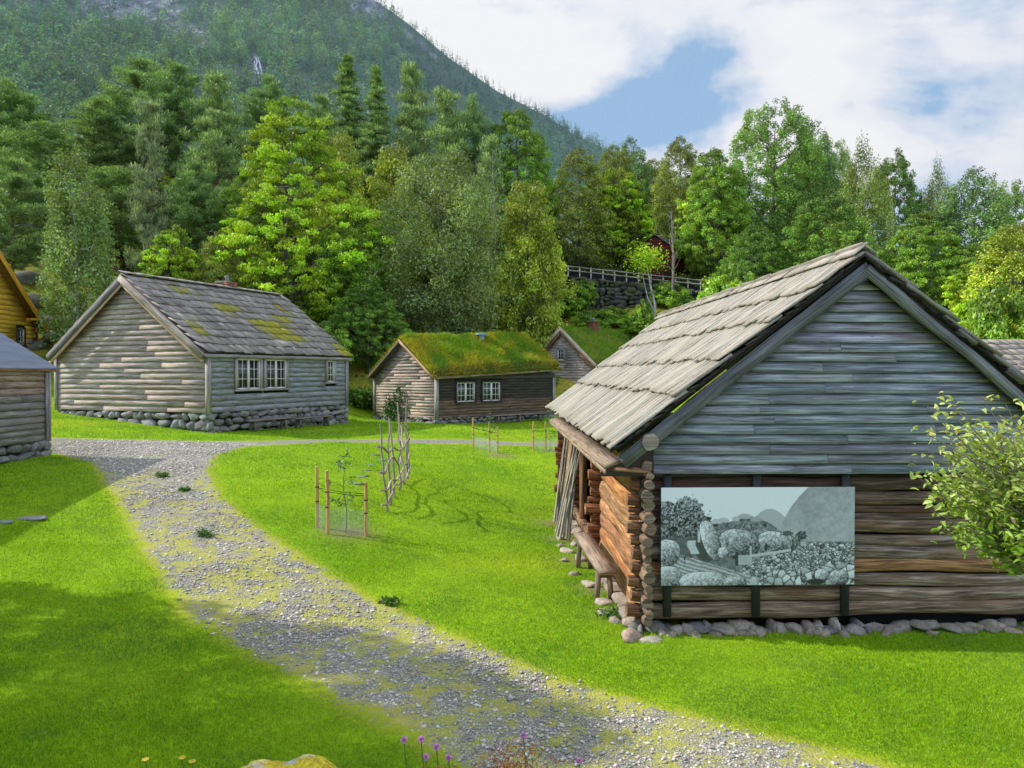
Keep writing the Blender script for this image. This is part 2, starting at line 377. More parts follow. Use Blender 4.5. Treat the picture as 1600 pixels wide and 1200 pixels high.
M['black_bar'] = plain('blackened batten', (.03, .035, .035), .7, .2)
M['metal'] = plain('vent metal', (.25, .36, .46), .5, .1)
M['bark'] = wood_mat('bark', (.035, .028, .022), (.10, .085, .07), (.20, .175, .15), (.12, .13, .08), .3, vs=14, bump=1.)
M['pine_bark'] = wood_mat('pine bark', (.06, .035, .022), (.17, .095, .055), (.27, .16, .1), None, vs=14, bump=1.)
M['birch_bark'] = wood_mat('birch bark', (.12, .11, .10), (.55, .53, .49), (.7, .68, .64), None, vs=4, bump=.3)
M['twig'] = wood_mat('grey twigs', (.12, .10, .085), (.24, .21, .18), (.36, .32, .28), None, vs=20)
M['leaf'] = leaf_mat('leaves', (1, 1, 1), .30, .5, .035)
M['needle'] = leaf_mat('needles', (1, 1, 1), .15)
M['grass'] = leaf_mat('grass blades', (1, 1, 1), .45, .5, .02)
M['petal'] = leaf_mat('petals', (1, 1, 1), .3)
g = N('glass pane'); g.p.inputs['Base Color'].default_value = (.02, .022, .025, 1); g.p.inputs['Roughness'].default_value = .06; g.p.inputs['Specular IOR Level'].default_value = .7
nn = g.noise(g.co('Object'), 3, 2); g.bump(nn, .05, .02); M['glass'] = g.m
# corrugated metal
g = N('corrugated sheet'); n = g.noise(g.co('Object', (3, .4, 3)), 1.5, 5, .7)
g.set(g.p.inputs['Base Color'], g.mix(n, (.10, .115, .15), (.27, .30, .37))); g.p.inputs['Metallic'].default_value = .35; g.p.inputs['Roughness'].default_value = .5; M['corrugated'] = g.m
# netting
g = N('wire netting', False); uv = g.n('TexCoord').outputs['UV']; mp = g.n('Mapping', i0=uv); mp.inputs['Scale'].default_value = (1, 1, 1)
sx = g.n('SeparateXYZ', i0=mp.outputs[0])
def lines(a, sc, wd):
    f = g.math('FRACT', g.math('MULTIPLY', a, sc)); return g.math('LESS_THAN', f, wd)
dg1 = g.math('ADD', sx.outputs[0], sx.outputs[1]); dg2 = g.math('SUBTRACT', sx.outputs[0], sx.outputs[1])
msk = g.math('MAXIMUM', lines(dg1, 24., .09), lines(dg2, 24., .09))
tr = g.n('BsdfTransparent'); df = g.n('BsdfDiffuse', Color=(.42, .47, .44, 1)); mx = g.n('MixShader', Fac=msk); g.l(tr.outputs[0], mx.inputs[1]); g.l(df.outputs[0], mx.inputs[2]); g.l(mx.outputs[0], g.out.inputs[0]); M['net'] = g.m
# ------------------------------------------------------------------ ground material (lawn, gravel and hillside share it)
def ground_mat(name):
    g = N(name); ob = g.co('Object')
    sd = g.attr('sd').outputs['Fac']; wild = g.attr('wild').outputs['Fac']; soil = g.attr('soil').outputs['Fac']
    nb = g.noise(ob, .35, 5, .6); nm = g.noise(ob, 2.2, 5, .65); nf = g.noise(ob, 14, 5, .7); nff = g.noise(ob, 70, 3, .7)
    lawn = g.mix(g.ramp(nb, [(.3, 0.), (.7, 1.)]), (.16, .30, .006), (.28, .41, .008))
    lawn = g.mix(1., lawn, g.ramp(nm, [(.3, .78), (.7, 1.2)]), 'MULTIPLY')
    lawn = g.mix(1., lawn, g.ramp(nf, [(.3, .7), (.7, 1.25)]), 'MULTIPLY')
    lawn = g.mix(1., lawn, g.ramp(nff, [(.3, .6), (.7, 1.3)]), 'MULTIPLY')
    yel = g.mix(nf, (.30, .33, .02), (.46, .42, .06))
    # dry rim beside the gravel
    rim = g.ramp(g.math('ADD', g.math('MULTIPLY', sd, 1.0), g.math('MULTIPLY', nm, .5)), [(.26, .75), (.55, 0.)])
    lawn = g.mix(rim, lawn, yel)
    # gravel
    v = g.n('TexVoronoi', Vector=ob, Scale=34.); v2 = g.n('TexVoronoi', Vector=ob, Scale=80.)
    gc = g.mix(g.n('SeparateColor', i0=v.outputs['Color']).outputs[0], (.24, .22, .18), (.68, .635, .55))
    gc = g.mix(.35, gc, g.mix(g.n('SeparateColor', i0=v2.outputs['Color']).outputs[1], (.1, .1, .1), (.5, .49, .47)))
    gc = g.mix(1., gc, g.ramp(v.outputs['Distance'], [(.0, 1.1), (.5, .55)]), 'MULTIPLY')
    gm = g.attr('pmoss').outputs['Fac']; gm = g.math('ADD', gm, g.math('MULTIPLY', g.math('SUBTRACT', g.noise(ob, 18, 4, .75), .5), .9))
    gf = g.ramp(gm, [(.48, 0.), (.64, .85)])
    mossc = g.mix(g.noise(ob, 5, 4, .6), (.24, .30, .03), (.58, .50, .10))
    mossc = g.mix(1., mossc, g.ramp(nff, [(.3, .6), (.7, 1.3)]), 'MULTIPLY')
    gc = g.mix(gf, gc, mossc)
    pf = g.ramp(g.math('ADD', sd, g.math('ADD', g.math('MULTIPLY', g.math('SUBTRACT', nf, .5), .7), g.math('MULTIPLY', g.math('SUBTRACT', nm, .5), .8))), [(-.0001 + 0.0, 1.), (.06, 0.)])
    col = g.mix(pf, lawn, gc)
    # wild slope: dry grass, heather, moss
    wc = g.ramp(g.noise(ob, .8, 6, .7), [(.3, (.08, .13, .02)), (.45, (.20, .25, .03)), (.55, (.40, .35, .04)), (.66, (.24, .15, .06)), (.75, (.10, .15, .03))])
    wc = g.mix(1., wc, g.ramp(nf, [(.3, .5), (.7, 1.4)]), 'MULTIPLY')
    col = g.mix(wild, col, wc)
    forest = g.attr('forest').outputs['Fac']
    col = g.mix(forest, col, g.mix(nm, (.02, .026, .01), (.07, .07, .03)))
    col = g.mix(g.math('MULTIPLY', soil, g.ramp(nf, [(.35, 1.), (.65, .5)])), col, g.mix(nff, (.12, .08, .045), (.30, .23, .15)))
    g.set(g.p.inputs['Base Color'], col); g.p.inputs['Roughness'].default_value = .95; g.p.inputs['Specular IOR Level'].default_value = .15
    g.bump(g.math('ADD', g.math('MULTIPLY', nff, .5), g.math('ADD', nf, v.outputs['Distance'])), .6, .02)
    return g.m
M['ground'] = ground_mat('lawn and hillside')
SOIL = [(hit(545, 832), .55), (hit(780, 712), .6), (hit(880, 706), .6), (np.array((1.15, 16, 0)), .5), (np.array((1.3, 14, 0)), .5), (np.array((1.0, 18, 0)), .5), (np.array((1.35, 12, 0)), .38), (np.array((1.45, 10.7, 0)), .3)]
def gattrs(x, y):
    w = sstep(42.5, 46.5, y + .12 * np.abs(x + 2) * (x < 0)) 
    w = np.maximum(w, sstep(3.2, 2.4, y) * .6)
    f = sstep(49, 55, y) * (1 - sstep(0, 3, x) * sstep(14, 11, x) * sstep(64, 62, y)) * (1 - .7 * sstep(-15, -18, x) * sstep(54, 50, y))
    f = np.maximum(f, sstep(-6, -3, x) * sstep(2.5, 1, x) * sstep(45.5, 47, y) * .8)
    so = np.zeros(np.shape(x))
    for c, r in SOIL: so = np.maximum(so, np.exp(-((x - c[0]) ** 2 + (y - c[1]) ** 2) / (r * r)))
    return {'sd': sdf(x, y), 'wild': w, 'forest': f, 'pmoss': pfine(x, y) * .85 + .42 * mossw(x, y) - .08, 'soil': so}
def axis(segs):
    out = []
    for a, b, s in segs: out.append(np.arange(a, b - 1e-6, s))
    out.append([segs[-1][1]]); return np.concatenate(out)
def grid_faces(nx, ny):
    i, j = np.meshgrid(np.arange(nx - 1), np.arange(ny - 1)); a = (j * nx + i).ravel()
    return np.stack([a, a + 1, a + nx + 1, a + nx], 1)
gx = axis([(-75, -25, 1.), (-25, -12, .35), (-12, 10, .125), (10, 25, .4), (25, 75, 1.)])
gy = axis([(-12, 3, .5), (3, 18, .1), (18, 34, .2), (34, 60, .5), (60, 130, 1.)])
XX, YY = np.meshgrid(gx, gy); ZZ = tz(XX, YY)
ZZ = ZZ + .012 * (vnoise(XX, YY, 1.6, 3) - .5) * 2 * (YY < 40)
gV = np.stack([XX.ravel(), YY.ravel(), ZZ.ravel()], 1)
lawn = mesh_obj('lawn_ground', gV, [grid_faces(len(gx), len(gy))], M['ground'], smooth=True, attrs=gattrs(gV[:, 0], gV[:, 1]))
tag(lawn, 'bright green mown lawn rising into a wooded slope', 'lawn', kind='structure')
# the gravel path is its own sheet lying on the lawn
gf_ = grid_faces(len(gx), len(gy)); cen = gV[gf_].mean(1); keep = sdf(cen[:, 0], cen[:, 1]) < .42
ff = gf_[keep]; used, inv = np.unique(ff, return_inverse=True); pv = gV[used].copy(); pv[:, 2] += .005 - .04 * sstep(.16, .34, sdf(pv[:, 0], pv[:, 1]))
pa = mesh_obj('gravel_path', pv, [inv.reshape(-1, 4)], M['ground'], smooth=True, attrs=gattrs(pv[:, 0], pv[:, 1]))
tag(pa, 'grey gravel path with yellow moss curving between the lawns', 'path', kind='structure')
# outer country to the horizon
a = np.linspace(0, 2 * pi, 97)[:-1]; rr = np.array([0, 60, 150, 400, 1500, 6000.]); V = []
for r in rr:
    for q in a: V.append((r * cos(q), 40 + r * sin(q), -3.5))
nA = len(a); F = []
for k in range(len(rr) - 1):
    for j in range(nA): F.append((k * nA + j, (k + 1) * nA + j, (k + 1) * nA + (j + 1) % nA, k * nA + (j + 1) % nA))
g = N('valley floor'); n = g.noise(g.co('Object'), .01, 6); g.set(g.p.inputs['Base Color'], g.ramp(n, [(.4, (.05, .09, .02)), (.6, (.09, .14, .03))])); g.p.inputs['Roughness'].default_value = 1
tag(mesh_obj('valley_ground', V, [np.array(F)], g.m), 'flat valley floor reaching the horizon', 'ground', kind='structure')
# skirt that carries the near sheet's rim down to the valley floor
rim = [(x, -12.) for x in gx] + [(75., y) for y in gy] + [(x, 130.) for x in gx[::-1]] + [(-75., y) for y in gy[::-1]]
rim = np.array(rim); c0 = np.array((0, 59.)); V = []
for (x, y) in rim: V.append((x, y, float(tz(x, y))))
for (x, y) in rim:
    d = np.array((x, y)) - c0; q = c0 + d * 1.9; V.append((q[0], q[1], -3.6))
n_ = len(rim); F = [(i, (i + 1) % n_, n_ + (i + 1) % n_, n_ + i) for i in range(n_)]
tag(mesh_obj('outer_slope', V, [np.array(F)], g.m, smooth=True), 'outer slope around the farm', 'ground', kind='structure')
# ------------------------------------------------------------------ mountain
CREST = np.array([(-700, -520), (-300, -420), (0, -300), (300, -150), (480, -55), (580, 0), (640, 42), (700, 92), (780, 147), (850, 181), (900, 212), (950, 236), (1050, 282), (1200, 340), (1500, 420)])
def mcrest(px): return np.interp(px, CREST[:, 0], CREST[:, 1])
def mount(px, t, rough=True):
    """px: bearing in photo pixels, t: 0 foot .. 1 crest -> world point"""
    D = 240 + 560 * t ** 1.0
    cr = mcrest(px)
    py = 400 + (cr - 400) * t ** .8
    x = (px - 800) / FP * D; z = HC - (py - HY) / FP * D
    if rough:
        am = (14 * (vnoise(x, z * 1.4, .022, 5) - .5) + 9 * (vnoise(x, z, .06, 6) - .5)) * sstep(0, .15, t)
        z = z + am * (1 - .6 * sstep(.9, 1, t)); D = D + am * 1.5
    return x, D, z
mp_ = np.linspace(-800, 1500, 300); mt_ = np.linspace(0, 1, 130); PP, TT = np.meshgrid(mp_, mt_)
mx_, my_, mz_ = mount(PP, TT)
V = np.stack([mx_.ravel(), my_.ravel(), mz_.ravel()], 1)
foot = V[:len(mp_)].copy(); foot[:, 2] = -8; foot[:, 1] -= 3; V = np.concatenate([foot, V]); back = V[-len(mp_):].copy(); back[:, 1] += 900; back[:, 2] = -5; V = np.concatenate([V, back])
rockm = np.clip(vnoise(V[:, 0], V[:, 2], .02, 9) * 1.0, 0, 1)
pxv = V[:, 0] / V[:, 1] * FP + 800; pyv = HY - (V[:, 2] - HC) / V[:, 1] * FP
def rock_mask(px, py):
    m = np.exp(-(((px - 235) / 60) ** 2 + ((py - 15) / 30) ** 2)) + .8 * np.exp(-(((px - 300) / 45) ** 2 + ((py - 65) / 22) ** 2)) + .9 * np.exp(-(((px - 402) / 17) ** 2 + ((py - 110) / 32) ** 2))
    m = m + 1.0 * np.exp(-(((px - 575) / 30) ** 2 + ((py - 18) / 22) ** 2)) + .75 * np.exp(-(((px - 655) / 45) ** 2 + ((py - (mcrest(px) + 16)) / 10) ** 2)) + .8 * np.exp(-(((px - 150) / 30) ** 2 + ((py - 15) / 20) ** 2))
    return m
g = N('mountainside'); ob = g.co('Object')
nz = g.noise(ob, .05, 7, .7); nz2 = g.noise(g.co('Object', (1, .3, .35)), .12, 6, .7)
fc = g.mix(nz, (.05, .09, .075), (.10, .17, .11)); rc = g.ramp(nz2, [(.35, (.05, .06, .10)), (.5, (.17, .18, .25)), (.62, (.42, .42, .50))])  # bluish base colours carry the distance haze
g.set(g.p.inputs['Base Color'], g.mix(g.ramp(g.attr('rock').outputs['Fac'], [(.35, 0.), (.6, 1.)]), fc, rc)); g.p.inputs['Roughness'].default_value = 1
g.bump(g.math('ADD', nz, nz2), 1., 6.)
mo = mesh_obj('mountain', V, [grid_faces(len(mp_), len(mt_) + 2)], g.m, smooth=True, attrs={'rock': rock_mask(pxv, pyv) * (.7 + .6 * rockm)})
tag(mo, 'steep wooded mountainside with bare rock patches', 'mountain', kind='structure')
# forest on it: crowns of small leaf clumps, spruces as spires
def leaf_quads(cen, size, nrm=None, elong=1.0, rng=R, updir=.3):
    n = len(cen)
    if nrm is None: nrm = rng.normal(size=(n, 3)); nrm[:, 2] = np.abs(nrm[:, 2]) + updir
    nrm = nrm / np.linalg.norm(nrm, axis=1)[:, None]
    t = np.cross(nrm, rng.normal(size=(n, 3))); t /= np.linalg.norm(t, axis=1)[:, None] + 1e-9; b = np.cross(nrm, t)
    s = np.broadcast_to(np.asarray(size, float), (n,))[:, None]
    return np.stack([cen - t * s * elong, cen - b * s * .55 + t * s * .1, cen + t * s * elong, cen + b * s * .55 - t * s * .1], 1).reshape(-1, 3)
def quads_idx(n): return np.arange(n * 4).reshape(-1, 4)
NT = 9500
tpx = R.uniform(-420, 1120, NT); tt = R.uniform(.12, 1.0, NT) ** .9
tx, ty, tz_ = mount(tpx, tt); tpy = HY - (tz_ - HC) / ty * FP
rk = rock_mask(tpx, tpy) * (.7 + .6 * vnoise(tx, tz_, .05, 11)); kp = (rk < R.uniform(.35, 1.25, NT))
tx, ty, tz_, tpx, tt, tpy = (q[kp] for q in (tx, ty, tz_, tpx, tt, tpy)); tone = .45 + .95 * (.55 * hnoise(tx, tz_ * 1.3, .018, 44) + .45 * hnoise(tx, tz_, .05, 45))
con = (vnoise(tx, tz_, .02, 21) + R.uniform(-.25, .25, len(tx)) + .45 * sstep(480, 750, tpx)) > .62
VV = []; TTt = []
for k in range(len(tx)):
    if con[k]:
        h = R.uniform(9, 17); n = 54; q = R.uniform(0, 1, n) ** .8; a = R.uniform(0, 2 * pi, n); r = h * .17 * (1 - q) * R.uniform(.6, 1.1, n)
        c = np.stack([tx[k] + r * np.cos(a), ty[k] + r * np.sin(a), tz_[k] + h * q * .98 + .3], 1); sz = .95 * (1.15 - q)
        base = np.array((.085, .17, .10)) * R.uniform(.7, 1.3)
    else:
        h = R.uniform(8, 14); n = 70; d = R.normal(size=(n, 3)); d /= np.linalg.norm(d, axis=1)[:, None]; d *= (R.uniform(.5, 1, n) ** .5)[:, None]
        c = np.array((tx[k], ty[k], tz_[k] + h * .55)) + d * np.array((h * .34, h * .34, h * .5)); sz = R.uniform(.55, 1.0, n)
        base = np.array((.21, .36, .13)) * R.uniform(.5, 1.5) * np.array((R.uniform(.75, 1.35), 1, R.uniform(.7, 1.3)))
    VV.append(leaf_quads(c, sz, updir=.6)); TTt.append(np.repeat(base * tone[k] * (.8 + .45 * con[k]) * R.uniform(.75, 1.25, (n, 1)), 4, 0))
VV = np.concatenate(VV); TTt = np.concatenate(TTt)
# blue haze put into the leaf tint: cooler throughout, lifted with distance
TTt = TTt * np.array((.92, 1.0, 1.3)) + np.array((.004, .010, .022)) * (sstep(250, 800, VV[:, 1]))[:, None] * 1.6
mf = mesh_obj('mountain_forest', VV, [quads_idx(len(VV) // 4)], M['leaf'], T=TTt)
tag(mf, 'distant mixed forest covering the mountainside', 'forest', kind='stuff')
# waterfall
V = []; F = []; 
def wf(pts, w):
    base = len(V)
    for i, (px, py) in enumerate(pts):
        # find t at that pixel
        ts = np.linspace(.05, 1, 800); X, Y, Z = mount(np.full(800, float(px)), ts); pyy = HY - (Z - HC) / Y * FP; i0 = int(np.argmin(abs(pyy - py)))
        x, y, z = X[i0], Y[i0] - 5.5, Z[i0]; ww = w[i]
        V.append((x - ww, y, z)); V.append((x + ww, y, z))
    for i in range(len(pts) - 1): F.append((base + 2 * i, base + 2 * i + 1, base + 2 * i + 3, base + 2 * i + 2))
wf([(402, 97), (404, 104), (403, 112), (407, 120), (409, 130), (412, 138)], [.3, .6, .45, .8, .6, .3])
wf([(406, 99), (409, 108), (412, 118), (416, 128)], [.2, .45, .6, .3])
wf([(400, 103), (401, 112), (404, 125)], [.3, .4, .3])
g = N('falling water'); nw = g.noise(g.co('Object', (1, 1, .15)), 1.2, 5, .7); g.set(g.p.inputs['Base Color'], g.ramp(nw, [(.35, (.16, .2, .26)), (.6, (.66, .72, .8))])); g.p.inputs['Roughness'].default_value = .6
tag(mesh_obj('waterfall', V, [np.array(F)], g.m), 'thin white waterfall down the dark mountain rock', 'waterfall', kind='structure')
# ------------------------------------------------------------------ sky, sun, camera
SUN = Vector((-2.9, .34, 2.25)).normalized()
sun = bpy.data.lights.new('sun', 'SUN'); sun.energy = 5.0; sun.angle = radians(.5); sun.color = (1, .95, .86)
so = bpy.data.objects.new('sun', sun); C.objects.link(so); so.rotation_euler = SUN.to_track_quat('Z', 'Y').to_euler(); so.location = (-20, 5, 30)
w = bpy.data.worlds.new('World'); bpy.context.scene.world = w; w.use_nodes = True; t = w.node_tree; t.nodes.clear()
class W(N):
    def __init__(s, t): s.t = t
g = W(t); out = g.n('OutputWorld'); sky = g.n('TexSky', _sky_type='NISHITA'); sky.sun_disc = False
sky.sun_elevation = math.asin(SUN.z); sky.sun_rotation = math.atan2(SUN.x, SUN.y); sky.air_density = 1.0; sky.dust_density = .6; sky.ozone_density = 1.5
d = g.n('TexCoord').outputs['Generated']; s = g.n('SeparateXYZ', i0=d); X, Y, Z = s.outputs
# cloud field on a flat deck far overhead-ish: coordinates flatten towards the horizon
den = g.math('MAXIMUM', g.math('ADD', g.math('ABSOLUTE', Y), .25), .3)
u = g.math('DIVIDE', X, den); v = g.math('DIVIDE', Z, den)
cv = g.n('CombineXYZ', i0=u, i1=v, i2=g.math('MULTIPLY', Y, .3)).outputs[0]
mpn = g.n('Mapping', i0=cv); mpn.inputs['Scale'].default_value = (1.0, 1.7, 1)
n1 = g.noise(mpn.outputs[0], 3.2, 9, .58, .35); 
def blob(px, py, rx, ry, amt):
    # gaussian patch around one bearing
    ax, az = (px - 800) / FP, (HY - py) / FP; L = sqrt(1 + ax * ax + az * az); yy = 1 / L
    dd = yy + .25; U, Vv = ax / L / dd, az / L / dd
    du = g.math('DIVIDE', g.math('SUBTRACT', u, U), rx / FP * .78); dv = g.math('DIVIDE', g.math('SUBTRACT', v, Vv), ry / FP * .78)
    r2 = g.math('ADD', g.math('MULTIPLY', du, du), g.math('MULTIPLY', dv, dv))
    return g.math('MULTIPLY', g.math('POWER', 2.718, g.math('MULTIPLY', r2, -1.)), amt)
cover = .74
n3 = g.noise(mpn.outputs[0], 11., 7, .6, .2)
f = g.math('ADD', g.math('MULTIPLY_ADD', g.math('SUBTRACT', n1, .5), 1.7, .5), g.math('MULTIPLY', g.math('SUBTRACT', n3, .5), .55)); f = g.math('ADD', f, cover - .5)
for b in [(1075, 140, 120, 75, -.46), (950, 210, 170, 60, -.38), (1130, 95, 60, 40, -.2), (1010, 120, 80, 50, -.16), (1030, 190, 150, 45, -.16), (870, 200, 90, 40, -.2), (880, 90, 150, 55, .16), (1260, 110, 120, 100, .18), (1320, 168, 14, 10, -.15), (1240, 5, 60, 12, -.18), (1450, 260, 200, 60, .15), (1180, 215, 60, 22, .12), (1100, 250, 80, 20, .06), (930, 100, 60, 30, .12)]:
    f = g.math('ADD', f, blob(*b))
mask = g.ramp(f, [(.46, 0.), (.56, .6), (.72, 1.)])
n2 = g.noise(mpn.outputs[0], 2.6, 7, .6, .2)
shade = g.ramp(g.math('ADD', g.math('MULTIPLY', n2, .6), g.math('MULTIPLY', f, .55)), [(.50, (.64, .71, .86)), (.66, (.80, .85, .96)), (.84, (.97, .985, 1.02))])
b1 = g.n('Background', Color=g.mix(.55, g.mix(1., sky.outputs[0], (.9, 1.0, 1.12), 'MULTIPLY'), (3.8, 6.4, 9.8)), Strength=.1)
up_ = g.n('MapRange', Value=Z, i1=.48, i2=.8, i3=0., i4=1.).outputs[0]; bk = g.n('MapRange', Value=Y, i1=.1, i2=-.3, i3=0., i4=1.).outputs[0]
boost = g.math('ADD', g.math('MULTIPLY', up_, .1), g.math('MULTIPLY', bk, .45)); st_ = g.math('MULTIPLY', g.math('ADD', boost, 1.), .94)  # added fill: unseen sky brightened overhead and behind the camera, bluer behind
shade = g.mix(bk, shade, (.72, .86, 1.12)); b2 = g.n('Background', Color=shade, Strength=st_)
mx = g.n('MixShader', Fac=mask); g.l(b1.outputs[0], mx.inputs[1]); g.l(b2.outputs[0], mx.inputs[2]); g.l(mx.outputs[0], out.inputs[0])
cam = bpy.data.cameras.new('camera'); co_ = bpy.data.objects.new('camera', cam); C.objects.link(co_)
cam.sensor_width = 36; cam.lens = 36 * FP / 1600; cam.clip_start = .05; cam.clip_end = 9000
co_.location = (0, 0, HC); co_.rotation_euler = (radians(90) - math.atan((600 - HY) / FP), 0, 0)
bpy.context.scene.camera = co_
sc = bpy.context.scene; sc.view_settings.view_transform = 'Standard'; sc.view_settings.look = 'None'; sc.view_settings.exposure = 0
sc.cycles.max_bounces = 6; sc.cycles.diffuse_bounces = 3; sc.cycles.transparent_max_bounces = 12; sc.cycles.sample_clamp_indirect = 6
# thin air between the farm and the mountain
g = N('valley air', False); vs = g.n('VolumeScatter', Color=(.55, .78, 1., 1), Density=.0002, Anisotropy=.2); g.l(vs.outputs[0], g.out.inputs['Volume'])
mb = MB(); mb.box((-100, 640, 260), (1500, 480, 420)); hz_o = mb.build('valley_haze', g.m)
tag(hz_o, 'faint blue summer haze in front of the mountain', 'haze', kind='structure')
# ------------------------------------------------------------------ building kit (local frame: x to the right along the gable, y back along the house)
def A(*v): return np.array(v, float)
def clap_wall(mb, p, d, n, length, z0, z1, bh=.16, th=.024, roof=None, holes=(), joint=5.0, tintf=None, var=.11, gap=.0, seed=0):
    """overlapping boards on a wall from p along d; roof(z)->(s0,s1) clips each row"""
    rr = np.random.default_rng(seed + 5)
    z = z0; k = 0
    while z < z1 - .02:
        h = min(bh * rr.uniform(.86, 1.14), z1 - z)
        sb0, sb1 = (0, length) if roof is None else roof(z)
        st0, st1 = (0, length) if roof is None else roof(z + h)
        if sb1 - sb0 < .1: break
        if st1 < st0: st0 = st1 = (sb0 + sb1) / 2
        cuts = [sb0]
        s = sb0 + rr.uniform(.8, joint)
        while s < sb1 - .5: cuts.append(s); s += rr.uniform(.6, 1.3) * joint
        cuts.append(sb1)
        segs = list(zip(cuts[:-1], cuts[1:]))
        for (a0, a1, b0, b1) in holes:
            if z + h * .5 > b0 and z + h * .5 < b1:
                ns = []
                for (s0, s1) in segs:
                    if s1 <= a0 or s0 >= a1: ns.append((s0, s1)); continue
                    if s0 < a0: ns.append((s0, a0))
                    if s1 > a1: ns.append((a1, s1))
                segs = ns
        for (s0, s1) in segs:
            if s1 - s0 < .03: continue
            sh0 = (st0 - sb0) if abs(s0 - sb0) < 1e-6 else 0; sh1 = (st1 - sb1) if abs(s1 - sb1) < 1e-6 else 0
            sag = rr.uniform(-.006, .006)
            gz = h * .045; pa = A(*p) + A(*d) * (s0 + .003) + A(*n) * (th * .8) + A(0, 0, z + h / 2 + sag + gz); pb = A(*p) + A(*d) * (s1 - .003) + A(*n) * (th * .8) + A(0, 0, z + h / 2 - sag + gz)
            tn = hsv_jit(1, var, .04)[0]
            if tintf is not None: tn = tn * tintf(z, rr)
            # lower edge stands proud, upper edge tucks in
            wv = A(0, 0, h * .99) - A(*n) * (th * 1.2)
            mb.beam(pa, pb, wv, A(*n) * th, nseg=max(1, int((s1 - s0) / 1.2)), wob=.004, twob=.0015, tint=tn, shear0=sh0, shear1=sh1)
        z += h; k += 1
def stone_face(mb, p, d, n, length, z0f, z1, depth=.35, size=.34, tint=(1, 1, 1), moss=0., rough=.1):
    """coursed rubble from the ground (z0f(s)) to z1"""
    zmin = min(z0f(s) for s in np.linspace(0, length, 9)) - .12
    z = zmin
    while z < z1 - .05:
        h = min(size * R.uniform(.45, .95), z1 - z); s = R.uniform(-.1, 0)
        if z1 - z - h < .09: h = z1 - z
        while s < length:
            w = size * R.uniform(.6, 2.0)
            if s + w > length: w = max(length - s, .12)
            zg = z0f(min(max(s + w / 2, 0), length))
            if z + h > zg - .15:
                hh = h * R.uniform(.92, 1.12)
                c = A(*p) + A(*d) * (s + w / 2) + A(*n) * R.uniform(-.03, .04) + A(0, 0, z + h / 2)
                ang = math.atan2(d[1], d[0])
                Rm = rotz(ang) @ np.array(Matrix.Rotation(R.uniform(-.12, .12), 3, 'Y'))
                mb.stone(c, (w * .53, depth / 2, hh * .55), Rm, tint=np.asarray(tint) * hsv_jit(1, .3, .06)[0], e=.55, rough=rough, moss=moss * R.uniform(0, 1))
            s += w * .97
        z += h
def window(parent, p, d, n, w, h, cols=2, rows=3, leaves=2, frame_mat='grey_wood', fw=.09, curtain=True, sash='paint'):
    """window centred at p (on the wall face): frame part, glass, sash as sub-parts"""
    d = A(*d); n = A(*n); p = A(*p); up = A(0, 0, 1.)
    mb = MB()
    for sgn in (-1, 1):
        mb.beam(p + d * sgn * (w / 2 + fw / 2) - up * (h / 2 + fw) + n * .03, p + d * sgn * (w / 2 + fw / 2) + up * (h / 2 + fw) + n * .03, d * fw, n * .11, tint=hsv_jit()[0])
    mb.beam(p - d * (w / 2) + up * (h / 2 + fw / 2) + n * .031, p + d * (w / 2) + up * (h / 2 + fw / 2) + n * .031, up * fw, n * .10)
    mb.beam(p - d * (w / 2 + fw + .03) - up * (h / 2 + fw / 2) + n * .045, p + d * (w / 2 + fw + .03) - up * (h / 2 + fw / 2) + n * .045, up * fw * .9, n * .15)
    fr = mb.build('window', M[frame_mat], parent)
    sb = MB(); lw = w / leaves
    for L in range(leaves):
        x0 = -w / 2 + L * lw + .008; x1 = x0 + lw - .016; bw = .045
        for x in (x0 + bw / 2, x1 - bw / 2): sb.beam(p + d * x - up * h / 2 + n * .02, p + d * x + up * h / 2 + n * .02, d * bw, n * .04)
        for z in (-h / 2 + bw / 2, h / 2 - bw / 2): sb.beam(p + d * (x0 + bw) + up * z + n * .02, p + d * (x1 - bw) + up * z + n * .02, up * bw, n * .038)
        for c in range(1, cols):
            x = x0 + (x1 - x0) * c / cols; sb.beam(p + d * x - up * (h / 2 - bw) + n * .018, p + d * x + up * (h / 2 - bw) + n * .018, d * .022, n * .025)
        for r in range(1, rows):
            z = -h / 2 + h * r / rows; sb.beam(p + d * (x0 + bw) + up * z + n * .021, p + d * (x1 - bw) + up * z + n * .021, up * .022, n * .025)
    sb.build('sash', M[sash], fr)
    gb = MB(); gb.beam(p - d * w / 2, p + d * w / 2, up * h, n * .008); gb.build('pane', M['glass'], fr)
    if curtain:
        for sgn in (-1, 1):
            cb = MB(); cb.beam(p + d * sgn * (w / 2 - .1) - up * h * .4 + n * .0065, p + d * sgn * (w / 2 - .07) + up * h * .48 + n * .0065, d * .13, n * .002, tint=(.35, .34, .31))
            cb.build('curtain', M['paint'], fr)
    return fr
